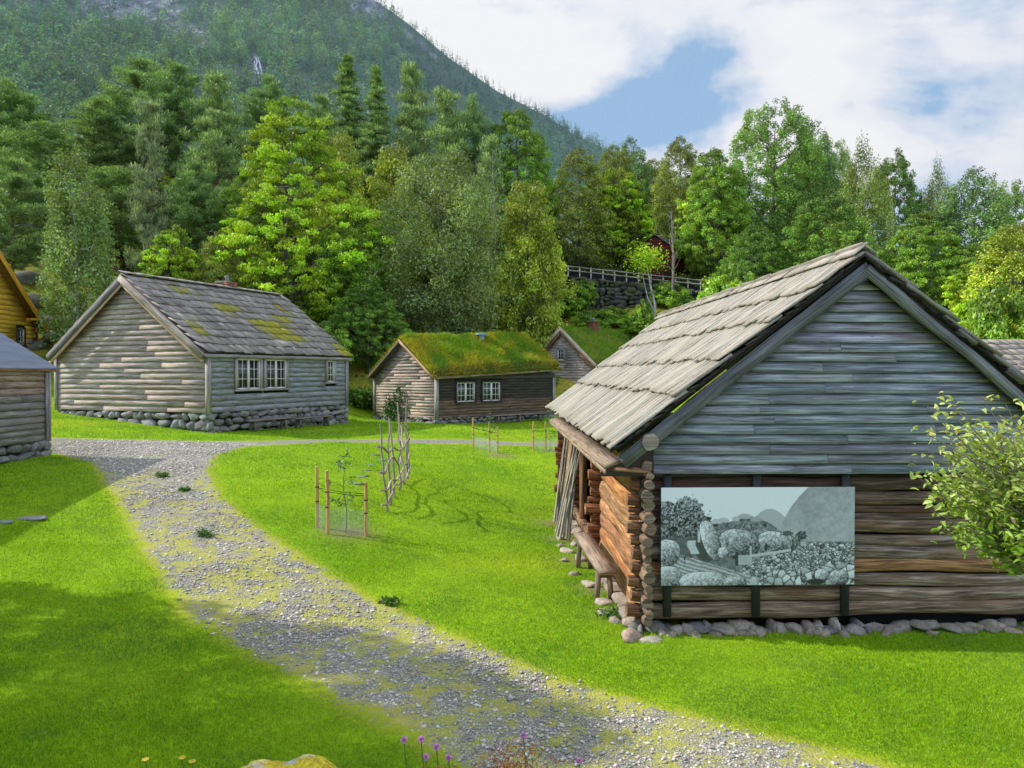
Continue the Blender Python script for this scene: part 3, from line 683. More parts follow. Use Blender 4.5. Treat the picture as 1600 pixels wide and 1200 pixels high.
def course_roof(mb, side, W, L, zr, ze, xo, of, ob, fr, width, thick, var=.18, wvar=.35, rag=.04, mossf=None, lift=None, nseg=2, wob=.006, overlap=.12, skew=0.0, tintc=None, droop=None):
    """planks or slates in courses. side=+1 right slope (ridge x=-W/2 to eave x=xo), -1 left slope (to x=-W-xo)"""
    xr = -W / 2; xe = xo if side > 0 else -W - xo
    d = A(xe - xr, 0, ze - zr); SL = np.linalg.norm(d); d /= SL; n = A(-d[2], 0, d[0]) * (1 if side > 0 else -1)
    n = n if n[2] > 0 else -n
    fr = list(fr)
    for ci in range(len(fr) - 1):
        s0, s1 = fr[ci] * SL, fr[ci + 1] * SL   # from ridge down
        y = -of
        while y < L + ob - .03:
            w = width * R.uniform(1 - wvar, 1 + wvar)
            if y + w > L + ob: w = L + ob - y
            yc = y + w / 2; q0 = s0 - (overlap if ci else -.0) ; q1 = s1 + R.uniform(-rag, rag) * (1 if ci < len(fr) - 2 else .8)
            l0 = thick * .5 + (0.0); l1 = thick * (1.75) + R.uniform(0, .4) * thick
            if ci == len(fr) - 2: l1 = thick * 1.3
            base = A(xr, yc, zr)
            dz = droop(yc) if droop else 0
            pa = base + d * q0 + n * l0 + A(0, R.uniform(-.01, .01), dz); pb = base + d * q1 + n * l1 + A(0, R.uniform(-.02, .02) + skew * (q1 - q0), dz)
            tn = hsv_jit(1, var, .03)[0]
            if tintc is not None: tn = tn * tintc(ci, yc)
            ms = mossf(pb, yc, ci) if mossf else 0.
            mb.beam(pa, pb, A(0, w - min(.022, w * .09), 0), n * thick * R.uniform(.8, 1.15), nseg=nseg, wob=wob, twob=wob * .7, tint=tn, moss=ms)
            y += w
def roof_deck(mb, W, L, zr, ze, xo, of, ob, th=.05):
    for side in (-1, 1):
        xr = -W / 2; xe = xo if side > 0 else -W - xo
        d = A(xe - xr, 0, ze - zr); SL = np.linalg.norm(d); dn = d / SL; n = A(-dn[2], 0, dn[0]); n = n if n[2] > 0 else -n
        pa = A(xr, -of + .03, zr) - n * th; pb = A(xr, L + ob - .03, zr) - n * th
        mb.beam(pa + dn * SL / 2, pb + dn * SL / 2, dn * (SL - .06), n * th, tint=(.22, .2, .19))
def inner_shell(mb, W, L, z0, ze, zr, xo, inset=.06, drop=.2):
    """dark core so nothing shows through cracks"""
    i = inset; sl = (zr - ze) / (W / 2 + xo)
    zt = zr - drop - .05; zw = zr - sl * (W / 2 - i) - drop - .05
    P = [(-W + i, z0), (-i, z0), (-i, zw), (-W / 2, zt), (-W + i, zw)]
    V = [A(x, i, z) for x, z in P] + [A(x, L - i, z) for x, z in P]
    f4 = np.array([(k, (k + 1) % 5, 5 + (k + 1) % 5, 5 + k) for k in range(5)]); f5 = np.array([(4, 3, 2, 1, 0), (5, 6, 7, 8, 9)])
    mb.add(V, [f4, f5], [np.zeros((5, 4, 2)), np.zeros((2, 5, 2))])
def gable_clip(W, ze, zr, xo, drop):
    sl = (zr - ze) / (W / 2 + xo)
    def f(z):
        half = (zr - drop - z) / sl
        return (max(0, W / 2 - half), min(W, W / 2 + half))
    return f
def house_shell(root, W, L, z0, zr, ze, xo, bh=.16, mats=('grey_wood', 'grey_wood'), holes_r=(), holes_g=(), tint_g=None, tint_r=None, seed=0, drop=.16, posts=.16, z0b=None):
    """clapboard walls: gable (front), right side, left side, back"""
    rc = gable_clip(W, ze, zr, xo, drop); sl = (zr - ze) / (W / 2 + xo); zw = zr - drop - sl * W / 2
    mb = MB(); clap_wall(mb, (-W, 0, 0), (1, 0, 0), (0, -1, 0), W, z0, zr - drop, bh, roof=rc, holes=holes_g, tintf=tint_g, seed=seed); gw = mb.build('gable_wall', M[mats[0]], root)
    mb = MB(); clap_wall(mb, (0, 0, 0), (0, 1, 0), (1, 0, 0), L, z0, zw, bh, holes=holes_r, tintf=tint_r, seed=seed + 1, joint=4.5); mb.build('long_wall', M[mats[1]], root)
    mb = MB(); clap_wall(mb, (-W, 0, 0), (0, 1, 0), (-1, 0, 0), L, z0, zw, bh, seed=seed + 2); mb.build('long_wall', M[mats[1]], root)
    mb = MB(); clap_wall(mb, (-W, L, 0), (1, 0, 0), (0, 1, 0), W, z0, zr - drop, bh, roof=rc, seed=seed + 3); mb.build('gable_wall', M[mats[0]], root)
    for (x, y, sx, sy) in ((0, 0, 1, -1), (-W, 0, -1, -1), (0, L, 1, 1), (-W, L, -1, 1)):
        mb = MB()
        mb.beam((x + sx * .015, y + sy * .055, z0 - .03), (x + sx * .015, y + sy * .055, zw), (posts, 0, 0), (0, .045, 0), tint=hsv_jit()[0])
        mb.beam((x + sx * .055, y - sy * .02, z0 - .03), (x + sx * .055, y - sy * .02, zw - .01), (.045, 0, 0), (0, posts * .8, 0), tint=hsv_jit()[0] * .95)
        mb.build('corner_board', M[mats[1] if mats[1] != 'dark_wood' else 'grey_wood'], root)
    mb = MB(); inner_shell(mb, W, L, z0, ze, zr, xo, drop=drop); mb.build('inner_wall', M['dark'], root)
def barge(root, W, zr, ze, xo, y, wd=.2, th=.05, mat='grey_wood', drop=.05, name='barge_board', sides=(-1, 1), tints=((1, 1, 1), (1, 1, 1)), z=0.):
    for sd, tn in zip(sides, tints):
        xe = xo if sd > 0 else -W - xo
        a = A(-W / 2, y, zr - drop + z); b = A(xe, y, ze - drop + z); d = (b - a) / np.linalg.norm(b - a); w = np.cross(d, A(0, 1, 0)); w = w if w[2] > 0 else -w
        mb = MB(); mb.beam(a - w * wd / 2, b - w * wd / 2, w * wd, A(0, th, 0), nseg=6, wob=.006, tint=tn); mb.build(name, M[mat], root)
def foundation(root, W, L, z1, ang, O, mat='stone', size=.34, faces='gr', tint=(1, 1, 1), inset=.0, z1f=None):
    mb = MB(); c, s = cos(ang), sin(ang)
    def gr(x, y): return float(tz(O[0] + c * x - s * y, O[1] + s * x + c * y))
    if 'g' in faces: stone_face(mb, (-W, .10 + inset, 0), (1, 0, 0), (0, -1, 0), W, lambda q: gr(-W + q, 0), z1, size=size, tint=tint)
    if 'r' in faces: stone_face(mb, (-.10 - inset, 0, 0), (0, 1, 0), (1, 0, 0), L, lambda q: gr(0, q), z1, size=size, tint=tint)
    if 'l' in faces: stone_face(mb, (-W + .10, 0, 0), (0, 1, 0), (-1, 0, 0), L, lambda q: gr(-W, q), z1, size=size, tint=tint)
    if 'b' in faces: stone_face(mb, (-W, L - .10, 0), (1, 0, 0), (0, 1, 0), W, lambda q: gr(-W + q, L), z1, size=size, tint=tint)
    f = mb.build('foundation', M[mat], root) if mb.V else None
    zb = min(gr(0, 0), gr(-W, 0), gr(0, L), gr(-W, L)) - .4
    mb = MB(); mb.box((-W / 2, L / 2, (z1 + zb) / 2 - .01), (W / 2 - .1, L / 2 - .1, (z1 - zb) / 2), tint=(1, 1, 1)); mb.build('foundation_core', M['dark'], root)
    return f
def chimney(parent, c, w, h, cap=True):
    mb = MB(); k = 0; z = 0
    while z < h:
        for sx in (-1, 0, 1):
            for sy in (-1, 0, 1):
                mb.box((c[0] + sx * w / 3, c[1] + sy * w / 3, c[2] + z + .035), (w / 6 - .004, w / 6 - .004, .032), tint=hsv_jit(1, .3, .08)[0])
        z += .075
    ch = mb.build('chimney', M['brick'], parent)
    if cap:
        mb = MB(); mb.stone((c[0], c[1], c[2] + h + .05), (w * .62, w * .62, .05)); 
        mb.stone((c[0], c[1], c[2] + h + .22), (w * .16, w * .16, .17)); mb.build('cap_stone', M['stone'], ch)
    return ch
def bench(name, p, d, L, w, h, label, group=None, legs=2, tint=(1, 1, 1), zf=None, th=.05, mat='bench_wood', legm=None, sagz=0.):
    """plank seat on legs. p: near end centre of seat on the ground (x,y), d: direction"""
    d = A(d[0], d[1], 0); d /= np.linalg.norm(d); nrm = A(-d[1], d[0], 0)
    z = h; base = A(p[0], p[1], 0)
    root = empty(name, (p[0], p[1], float(tz(p[0], p[1]))), 0, label, 'bench', group); z0 = root.location[2]
    mb = MB(); mb.beam(A(0, 0, z - z0), d * L + A(0, 0, z - z0 + sagz), nrm * w, A(0, 0, th), nseg=6, wob=.006, tint=tint); mb.build('seat', M[mat], root)
    for q in (.12, .88) if legs == 2 else (.1, .5, .9):
        c = d * L * q; g0 = float(tz(p[0] + c[0], p[1] + c[1])) - z0 - .05
        mb = MB()
        for sg in (-1, 1): mb.beam(c + nrm * sg * w * .42 + A(0, 0, g0), c + nrm * sg * w * .28 + A(0, 0, z - z0 - th / 2 + sagz * q), d * .09, nrm * .07, tint=np.asarray(tint) * .7)
        mb.beam(c - nrm * w * .36 + A(0, 0, z - z0 - th * 1.6), c + nrm * w * .36 + A(0, 0, z - z0 - th * 1.6), A(0, 0, .08), d * .05, tint=np.asarray(tint) * .7)
        mb.build('leg', M[legm or mat], root)
    return root
# ================================================================== left slate-roofed house
O = A(-11.08, 28, 0); ANG = -math.atan2(.385, .923); W_, L_ = 7.9, 8.6
zr, ze, xo = 7.12, 4.10, .12
root = empty('slate_roofed_house', (O[0], O[1], 0), ANG, 'large weathered grey board house with a mossy slate roof and high rubble foundation', 'house')
hz = [(1.30, 2.84, 2.62, 3.98), (2.91, 4.43, 2.62, 3.98), (6.98, 7.76, 2.84, 3.98)]
def tg(z, rr):
    t = A(1, 1, 1) * (1.15 - .10 * max(0, z - 4)); return t * A(1.10, .98, .93)
house_shell(root, W_, L_, 1.87, zr, ze, xo, .205, holes_r=hz, seed=11, tint_g=tg, tint_r=lambda z, r: A(.80, .92, 1.05))
for (a, b, c, d_) in hz: window(root, (.0, (a + b) / 2, (c + d_) / 2), (0, 1, 0), (1, 0, 0), b - a - .24, d_ - c - .2, cols=2, rows=3 if b - a > 1 else 3, leaves=2 if b - a > 1 else 1)
foundation(root, W_, L_, 1.87, ANG, O, size=.40, faces='grlb', tint=(1.0, 1, 1))
def lh_moss(p, y, ci):
    m = 0
    for (yy, cc, ry, rc_, a) in ((5.2, 5.5, 1.5, 1.6, .62), (3.6, 3.2, 1.2, 1.0, .55), (5.6, 7.3, 1.6, .8, .6), (8.6, 8.6, .5, .9, .8), (2.2, 1.2, 1.4, .8, .42), (.6, 6.5, .6, 3, .35), (6.5, 4, .8, .8, .5), (7.4, 2.4, .7, 1, .45)):
        m = max(m, (a + .1) * math.exp(-((y - yy) / ry) ** 2 - ((ci - cc) / rc_) ** 2))
    return m * R.uniform(.75, 1.1)
mb = MB()
fr = np.linspace(0, 1, 11)
course_roof(mb, 1, W_, L_, zr, ze, xo + .04, .35, .3, fr, .50, .028, mossf=lh_moss, nseg=2, wob=.012, rag=.06, wvar=.3, skew=.25, var=.2)
course_roof(mb, -1, W_, L_, zr, ze, xo + .04, .35, .3, fr, .50, .028, mossf=lambda p, y, c: R.uniform(0, .35), nseg=2, wob=.012, rag=.06, skew=.25)
for i in range(17): mb.beam((-W_ / 2 + .05, -.35 + i * .53, zr + .06), (-W_ / 2 + .04, .22 + i * .53, zr + .075), (.34, 0, -.1), (0, 0, .03), tint=hsv_jit()[0] * .9, wob=.01)
rf = mb.build('roof', M['slate'], root)
mb = MB(); roof_deck(mb, W_, L_, zr, ze, xo, .32, .25); mb.build('roof_deck', M['grey_wood'], root)
barge(root, W_, zr, ze, xo + .05, -.36, .26, .04, tints=((.45, .45, .47), (.9, .82, .74)))
barge(root, W_, zr - .27, ze - .27, xo - .05, -.30, .12, .05, tints=((1.5, 1.15, .85), (1.3, 1.0, .8)))
mb = MB(); mb.beam((.10, -.3, ze - .12), (.10, L_ + .25, ze - .12), (.1, 0, 0), (0, 0, .12), nseg=8, wob=.008, tint=(.9, .9, .9)); mb.build('eave_board', M['grey_wood'], root)
chimney(root, (-W_ / 2 - .35, 5.6, zr - .5), .62, .75)
def wp(x, y): c, s = cos(ANG), sin(ANG); return (O[0] + c * x - s * y, O[1] + s * x + c * y)
dl = (wp(0, 1)[0] - wp(0, 0)[0], wp(0, 1)[1] - wp(0, 0)[1])
bench('bench', wp(.45, 1.55), dl, 2.35, .3, float(tz(*wp(.45, 1.6))) + .42, 'plank bench on posts under the left windows of the slate roofed house', 'benches along house walls', tint=(.8, .85, .9))
bench('bench', wp(.42, 4.3), dl, 2.5, .28, float(tz(*wp(.42, 4.4))) + .40, 'plank bench nearer the small window of the slate roofed house', 'benches along house walls', tint=(.65, .7, .72))
# ================================================================== grass-roofed house
def sod_roof(root, W, L, zr, ze, xo, of, ob, th=.24, cols=((.13, .20, .015), (.24, .22, .03), (.07, .14, .012)), n=52000, tilt=0., yell=None, side_only=False, seed=3, blade=.15):
    rr = np.random.default_rng(seed)
    mb = MB()
    for side in (-1, 1):
        xr = -W / 2; xe = xo if side > 0 else -W - xo
        NX, NY = 16, 40
        u = np.linspace(0, 1, NX); v = np.linspace(0, 1, NY); U, Vv = np.meshgrid(u, v)
        X = xr + (xe - xr) * U; Y = -of + (L + of + ob) * Vv; Z = zr + (ze - zr) * U + tilt * Vv
        bul = th * (np.clip(np.minimum((1 - U) * 9, 1), 0, 1) ** .5) * (np.clip(np.minimum(np.minimum(Vv, 1 - Vv) * 18 + .25, 1), 0, 1) ** .5) * (1 + .22 * np.sin(X * 2.3 + Y * 1.1) * np.cos(Y * 1.9)) - .06 * np.exp(-(U / .06) ** 2)
        Z2 = Z + bul
        V = np.stack([X.ravel(), Y.ravel(), Z2.ravel()], 1); V0 = np.stack([X.ravel(), Y.ravel(), Z.ravel() - .02], 1)
        f = grid_faces(NX, NY); n0 = NX * NY
        rim = [(j, 0) for j in range(0)]
        edge = [i for i in range(NX)] + [j * NX + NX - 1 for j in range(1, NY)] + [(NY - 1) * NX + i for i in range(NX - 2, -1, -1)]
        sk = np.array([(edge[i], edge[i + 1], edge[i + 1] + n0, edge[i] + n0) for i in range(len(edge) - 1)])
        allf = np.concatenate([f, f + n0, sk]); mb.add(np.concatenate([V, V0]), [allf], [np.zeros((len(allf), 4, 2))], tint=cols[0])
    g = bpy.data.materials.get('turf')
    if g is None:
        q = N('turf'); ob_ = q.co('Object'); c = q.ramp(q.noise(ob_, 3, 6, .7), [(.3, (.05, .08, .01)), (.5, (.10, .15, .015)), (.7, (.17, .15, .03))]); q.set(q.p.inputs['Base Color'], c); q.p.inputs['Roughness'].default_value = 1; q.bump(q.noise(ob_, 12, 4), 1, .05); g = q.m
    rf = mb.build('sod_roof', g, root, smooth=True)
    # blades
    s = rr.integers(0, 2, n) * 2 - 1 if not side_only else np.where(rr.uniform(size=n) < .88, 1, -1)
    u = rr.uniform(0, 1.0, n); v = rr.uniform(0, 1, n); ex = rr.uniform(size=n) < .09; u = np.where(ex, 1.0 - rr.uniform(0, .03, n), u)
    ex2 = rr.uniform(size=n) < .06; v = np.where(ex2, rr.choice([0.0, 1.0], n), v)
    xr = -W / 2; xe = np.where(s > 0, xo, -W - xo)
    X = xr + (xe - xr) * u; Y = -of + (L + of + ob) * v
    bul = th * (np.clip(np.minimum((1 - u) * 9, 1), 0, 1) ** .5) * (np.clip(np.minimum(np.minimum(v, 1 - v) * 18 + .25, 1), 0, 1) ** .5) * (1 + .22 * np.sin(X * 2.3 + Y * 1.1) * np.cos(Y * 1.9))
    Z = zr + (ze - zr) * u + tilt * v + bul - .03
    out = (u > .965)
    lump = vnoise(X, Y, 3.2, seed + 1)
    hgt = blade * rr.uniform(.5, 1.5, n) * (.55 + 1.0 * lump)
    dirx = rr.normal(size=n) * .55 + np.where(s > 0, .25, -.25) + np.where(out, np.where(s > 0, .5, -.5), 0); diry = rr.normal(size=n) * .5 + .15; dz = np.where(out, rr.uniform(-.8, .4, n), 1.)
    T = np.stack([X + dirx * hgt, Y + diry * hgt, Z + dz * hgt], 1); Bp = np.stack([X, Y, Z], 1)
    wv = np.stack([rr.normal(size=n), rr.normal(size=n), rr.normal(size=n) * .3], 1); wv /= np.linalg.norm(wv, axis=1)[:, None]; wv *= .016
    V = np.stack([Bp - wv, Bp + wv, T], 1).reshape(-1, 3)
    m1 = vnoise(X, Y, 1.5, seed + 2); m2 = vnoise(X, Y, 4., seed + 7)
    k = np.clip((m1 * .6 + m2 * .4 - .42) * 6, 0, 1)
    if yell is not None: k = np.clip(k * .8 + yell(u, v, s), 0, 1)
    col = np.array(cols[0]) * (1 - k)[:, None] + np.array(cols[1]) * k[:, None]
    kk = np.clip((vnoise(X, Y, 2.2, seed + 9) - .55) * 5, 0, 1)[:, None]; col = col * (1 - kk) + np.array(cols[2]) * kk
    br = rr.uniform(.9, 1.0, n) < 0
    col = col * rr.uniform(.65, 1.35, (n, 1)); brown = rr.uniform(size=n) < (.08 + .35 * (u > .88)); col[brown] = np.array((.20, .13, .05)) * rr.uniform(.6, 1.3, (brown.sum(), 1))
    mesh_obj('grass', V, [np.arange(3 * n).reshape(-1, 3)], M['grass'], rf, T=np.repeat(col, 3, 0))
    return rf
O2 = A(-3.64, 37, 0); ANG2 = math.atan2(-.70, .715); W2, L2 = 5.0, 8.5
zr2, ze2, xo2 = 5.0, 3.12, .12
root = empty('turf_roofed_house', (O2[0], O2[1], 0), ANG2, 'small house with thick green turf roof, dark log front and pale board gable', 'house')
hz = [(1.14, 2.60, 1.80, 2.96), (2.90, 4.40, 1.80, 2.96)]
def dkt(z, rr): return A(1, 1, 1) * (1.0 if z > 1.9 else 2.6) * (A(1.25, 1, .85) if z < 1.9 else A(1, 1, 1))
house_shell(root, W2, L2, 1.12, zr2, ze2, xo2, .15, mats=('grey_wood', 'dark_wood'), holes_r=hz, seed=31, tint_g=lambda z, r: A(1.25, 1.1, .98), tint_r=dkt, drop=.12)
for (a, b, c, d_) in hz: window(root, (.0, (a + b) / 2, (c + d_) / 2), (0, 1, 0), (1, 0, 0), b - a - .24, d_ - c - .2, cols=2, rows=3, leaves=2, frame_mat='dark_wood', fw=.08)
foundation(root, W2, L2, 1.16, ANG2, O2, size=.34, faces='gr', tint=(.95, .97, 1.))
mb = MB(); roof_deck(mb, W2, L2, zr2 - .02, ze2 - .02, xo2 + .02, .3, .3); mb.build('roof_deck', M['grey_wood'], root)
sod_roof(root, W2, L2, zr2, ze2, xo2 + .06, .30, .35, th=.25, n=60000, tilt=.42, yell=lambda u, v, s: .75 * np.exp(-((u - .45) / .5) ** 2 - (v / .13) ** 2) + .45 * np.exp(-((u - .95) / .15) ** 2 - ((v - .25) / .35) ** 2) + .5 * np.exp(-((v - 1) / .08) ** 2), side_only=True, blade=.13, cols=((.25, .38, .02), (.48, .42, .03), (.15, .29, .02)))
barge(root, W2, zr2, ze2, xo2 + .06, -.33, .13, .05, mat='pale_wood', tints=((.35, .3, .25), (1.1, .85, .6)), drop=-.02)
mb = MB(); mb.beam((.2, -.3, ze2 - .03), (.2, L2 + .3, ze2 + .37), (.07, 0, 0), (0, 0, .09), nseg=10, wob=.012, tint=(.8, .75, .7)); mb.build('turf_log', M['pale_wood'], root)
mb = MB(); mb.tube([(-W2 / 2 + .35, 5.0, zr2 + .0), (-W2 / 2 + .35, 5.0, zr2 + .42)], .17, 14); mb.tube([(-W2 / 2 + .35, 5.0, zr2 + .42), (-W2 / 2 + .35, 5.0, zr2 + .50)], .33, 14); mb.build('roof_vent', M['metal'], root)
def wp2(x, y): c, s = cos(ANG2), sin(ANG2); return (O2[0] + c * x - s * y, O2[1] + s * x + c * y)
bench('bench', wp2(.5, 3.2), (wp2(0, 1)[0] - wp2(0, 0)[0], wp2(0, 1)[1] - wp2(0, 0)[1]), 4.0, .28, float(tz(*wp2(.5, 4))) + .42, 'long low grey bench in front of the dark wall of the turf roofed house', 'benches along house walls', legs=3, tint=(.8, .8, .8))
# ================================================================== hut behind with attic window
O3 = A(5.45, 50, 0); g3 = A(.76, -.65); ANG3 = math.atan2(-.65, .76); W3, L3 = 5.4, 9.0
root = empty('turf_roofed_cottage', (O3[0], O3[1], 0), ANG3, 'half hidden board cottage with a little attic window and light green turf roof', 'house')
zr3, ze3, xo3 = 6.3, 3.72, .15
hg = [(2.05, 2.95, 4.05, 5.05)]
house_shell(root, W3, L3, 2.1, zr3, ze3, xo3, .17, holes_g=[(2.25, 2.9, 4.15, 4.98)], seed=41, tint_g=lambda z, r: A(1.25, 1.15, 1.08))
window(root, (-W3 + 2.58, 0, 4.56), (1, 0, 0), (0, -1, 0), .5, .68, cols=2, rows=3, leaves=1, fw=.09, curtain=False)
mb = MB(); roof_deck(mb, W3, L3, zr3 - .02, ze3 - .02, xo3, .3, .3); mb.build('roof_deck', M['grey_wood'], root)
sod_roof(root, W3, L3, zr3, ze3, xo3, .22, .3, th=.2, n=30000, seed=12, side_only=True, blade=.12, cols=((.28, .46, .03), (.38, .46, .05), (.2, .38, .03)))
barge(root, W3, zr3 + .1, ze3 + .1, xo3 + .1, -.30, .24, .08, mat='pale_wood', tints=((1.3, 1.25, 1.2), (1.5, 1.4, 1.3)), drop=-.05)
barge(root, W3, zr3 - .16, ze3 - .16, xo3 - .02, -.22, .14, .05, mat='pale_wood', tints=((.8, .5, .3), (1.0, .62, .38)), drop=-.0)
mb = MB(); mb.beam((-1.25, 1.8, 4.86 + .2), (-1.25, 9, 4.86 + .22), (.10, 0, -.08), (0, 0, .07), nseg=6, wob=.01, tint=(.9, .85, .8)); mb.build('snow_board', M['pale_wood'], root)
chimney(root, (-W3 / 2, 3.6, zr3 - .1), .62, .7)
foundation(root, W3, L3, 2.12, ANG3, O3, size=.4, faces='gr')
# ================================================================== grey shed at the left edge
root = empty('grey_shed', (-12.15, 13, 0), 0, 'grey board shed with blue grey corrugated metal roof at the left edge', 'shed')
W4, L4 = 5., 7.0; zr4, ze4, xo4 = 5.12, 3.46, .2
house_shell(root, W4, L4, 1.60, zr4, ze4, xo4, .165, seed=51, tint_r=lambda z, r: (A(1.15, .95, .8) if z > 2.7 else A(.8, .84, .85)) * .85, drop=.10)
foundation(root, W4, L4, 1.60, 0, (-12.15, 13), size=.34, faces='grb', tint=(.8, .85, .85))
for side in (-1, 1):
    xr = -W4 / 2; xe = xo4 if side > 0 else -W4 - xo4
    ys = np.arange(-.2, L4 + .25, .0125); us = np.linspace(0, 1, 6); Uu, Yy = np.meshgrid(us, ys)
    Xx = xr + (xe - xr) * Uu; Zz = zr4 + (ze4 - zr4) * Uu + .018 * np.sin(Yy / .076 * 2 * pi)
    mesh_obj('metal_roof', np.stack([Xx.ravel(), Yy.ravel(), Zz.ravel()], 1), [grid_faces(6, len(ys))], M['corrugated'], root, smooth=True)
mb = MB(); mb.beam((.13, -.18, ze4 - .01), (.13, L4 + .22, ze4 - .01), (.03, 0, 0), (0, 0, .1), tint=(1.2, .75, .5)); mb.beam((-W4 / 2, L4 + .2, zr4 - .06), (.17, L4 + .2, ze4 - .05), (0, .03, 0), (0, 0, .11), tint=(1.2, .6, .35)); mb.build('barge_board', M['pale_wood'], root)
# ================================================================== yellow house
O5 = A(-27.5, 44.4, 0); ANG5 = math.atan2(1, 0.02); W5, L5 = 9.4, 8
root = empty('yellow_house', (O5[0], O5[1], 0), ANG5, 'bright yellow wooden house partly cut off by the left edge', 'house')
zr5, ze5, xo5 = 10.65, 5.78, .33
house_shell(root, W5, L5, 3.9, zr5, ze5, xo5, .27, mats=('yellow_wood', 'yellow_wood'), seed=61, holes_g=[(7.65, 8.4, 4.75, 6.0)], drop=.1)
window(root, (-W5 + 8.03, 0, 5.37), (1, 0, 0), (0, -1, 0), .56, .9, cols=2, rows=2, leaves=1, frame_mat='dark_wood')
mb = MB(); course_roof(mb, 1, W5, L5, zr5, ze5, xo5, .6, .4, np.linspace(0, 1, 8), .4, .03); course_roof(mb, -1, W5, L5, zr5, ze5, xo5, .6, .4, np.linspace(0, 1, 8), .4, .03); mb.build('roof', M['slate'], root)
barge(root, W5, zr5, ze5, xo5, -.6, .26, .05, mat='yellow_wood', tints=((1, 1, 1), (.9, .75, .7)))
mb = MB(); mb.beam((-.7, -.62, ze5 + .6), (-.7, .2, ze5 + .6), (.14, 0, 0), (0, 0, .14), tint=(1, .8, .6)); mb.build('purlin_end', M['yellow_wood'], root)
mb = MB(); roof_deck(mb, W5, L5, zr5, ze5, xo5, .55, .3); mb.build('roof_deck', M['yellow_wood'], root)
mb = MB(); mb.beam((-.1, -.1, 3.4), (-.1, -.1, 5.7), (.08, 0, 0), (0, .03, 0), tint=(1, 1, 1)); mb.build('red_corner_post', M['red_wood'], root)
foundation(root, W5, L5, 5.2, ANG5, O5, faces='gr')
# ================================================================== building at the right edge (pale slate roof)
root = empty('slate_roofed_barn', (15.6, 27.5, 0), 0, 'low building beyond the log barn showing only its pale slate roof at right edge', 'barn')
W6, L6 = 8., 7.
r6 = empty('slate_roof_frame', (0, 0, 0)); bpy.data.objects.remove(r6)
root.rotation_euler = (0, 0, radians(90)); 
# local x -> world +y, local y -> world -x : slopes face the camera and away
root.location = (24.5, 31.3, 0); W6 = 6.6; L6 = 8.2; zr6, ze6, xo6 = 4.55, 1.9, .3
house_shell(root, W6, L6, .3, zr6, ze6, xo6, .18, seed=71)
mb = MB(); 
for sd in (-1, 1): course_roof(mb, sd, W6, L6, zr6, ze6, xo6, .3, .45, np.linspace(0, 1, 15), .33, .02, skew=.5 * sd, var=.15, wob=.004)
mb.build('roof', M['tile'], root)
# ================================================================== red house behind the fence
root = empty('red_house', (14.0, 67.5, 12.3), radians(-35), 'small dark red board house among the trees above the terrace wall', 'house')
mb = MB(); h0 = -1.2
clap_wall(mb, (-3.2, 0, 0), (1, 0, 0), (0, -1, 0), 3.2, h0, 3.0, .2, roof=gable_clip(3.2, 2.0, 3.3, .2, .1)); clap_wall(mb, (0, 0, 0), (0, 1, 0), (1, 0, 0), 4.5, h0, 2.0, .2); clap_wall(mb, (-3.2, 0, 0), (0, 1, 0), (-1, 0, 0), 4.5, h0, 2.0, .2); mb.build('wall', M['red_wood'], root)
mb = MB(); course_roof(mb, 1, 3.2, 4.5, 3.3, 2.0, .25, .25, .25, np.linspace(0, 1, 5), .5, .03); course_roof(mb, -1, 3.2, 4.5, 3.3, 2.0, .25, .25, .25, np.linspace(0, 1, 5), .5, .03); mb.build('roof', M['slate'], root)
mb = MB(); inner_shell(mb, 3.2, 4.5, h0, 2.0, 3.3, .2); mb.build('inner_wall', M['dark'], root)
# ================================================================== the log barn in front
OB = A(1.71, 10, 0); AB = math.atan2(.0283, 1.0); WB, LB = 5.42, 10.4
zrB, zeB, xoB = 4.86, 2.40, .45
barn = empty('log_barn', (OB[0] + cos(AB) * WB, OB[1] + sin(AB) * WB, 0), AB, 'big old log barn with blue grey board gable and long roof of lichen covered planks', 'barn')
# local frame: x from -WB (left corner) to 0, y back
sB = (zrB - zeB) / (WB / 2 + xoB)
X0 = -WB
# gable cladding
mb = MB()
rc = gable_clip(WB, zeB, zrB, xoB, .20)
def clipx(z):
    a, b = rc(z); return (max(a, .10), b)
def blu(z, rr):
    t = A(1, 1, 1)
    if rr.uniform() < .12: t = A(.8, .82, .86)
    return t * rr.uniform(.88, 1.14)
clap_wall(mb, (-WB, -.13, 0), (1, 0, 0), (0, -1, 0), WB, 2.05, zrB - .20, .138, th=.034, roof=clipx, joint=2.6, tintf=blu, var=.10, seed=3)
# two bare replacement ends
mb.build('gable_cladding', M['blue_wood'], barn)
mb = MB(); z0, z1 = 2.02, zrB - .24
half = (zrB - .24 - z0) / sB
V = [A(-WB / 2 - half, -.10, z0), A(-WB / 2 + half, -.10, z0), A(-WB / 2, -.10, z1)]; V += [v + A(0, .04, 0) for v in V]
mb.add(V, [np.array([(0, 1, 2), (5, 4, 3)]), np.array([(0, 3, 4, 1), (1, 4, 5, 2), (2, 5, 3, 0)])], [np.zeros((2, 3, 2)), np.zeros((3, 4, 2))]); mb.build('gable_backing', M['dark'], barn)
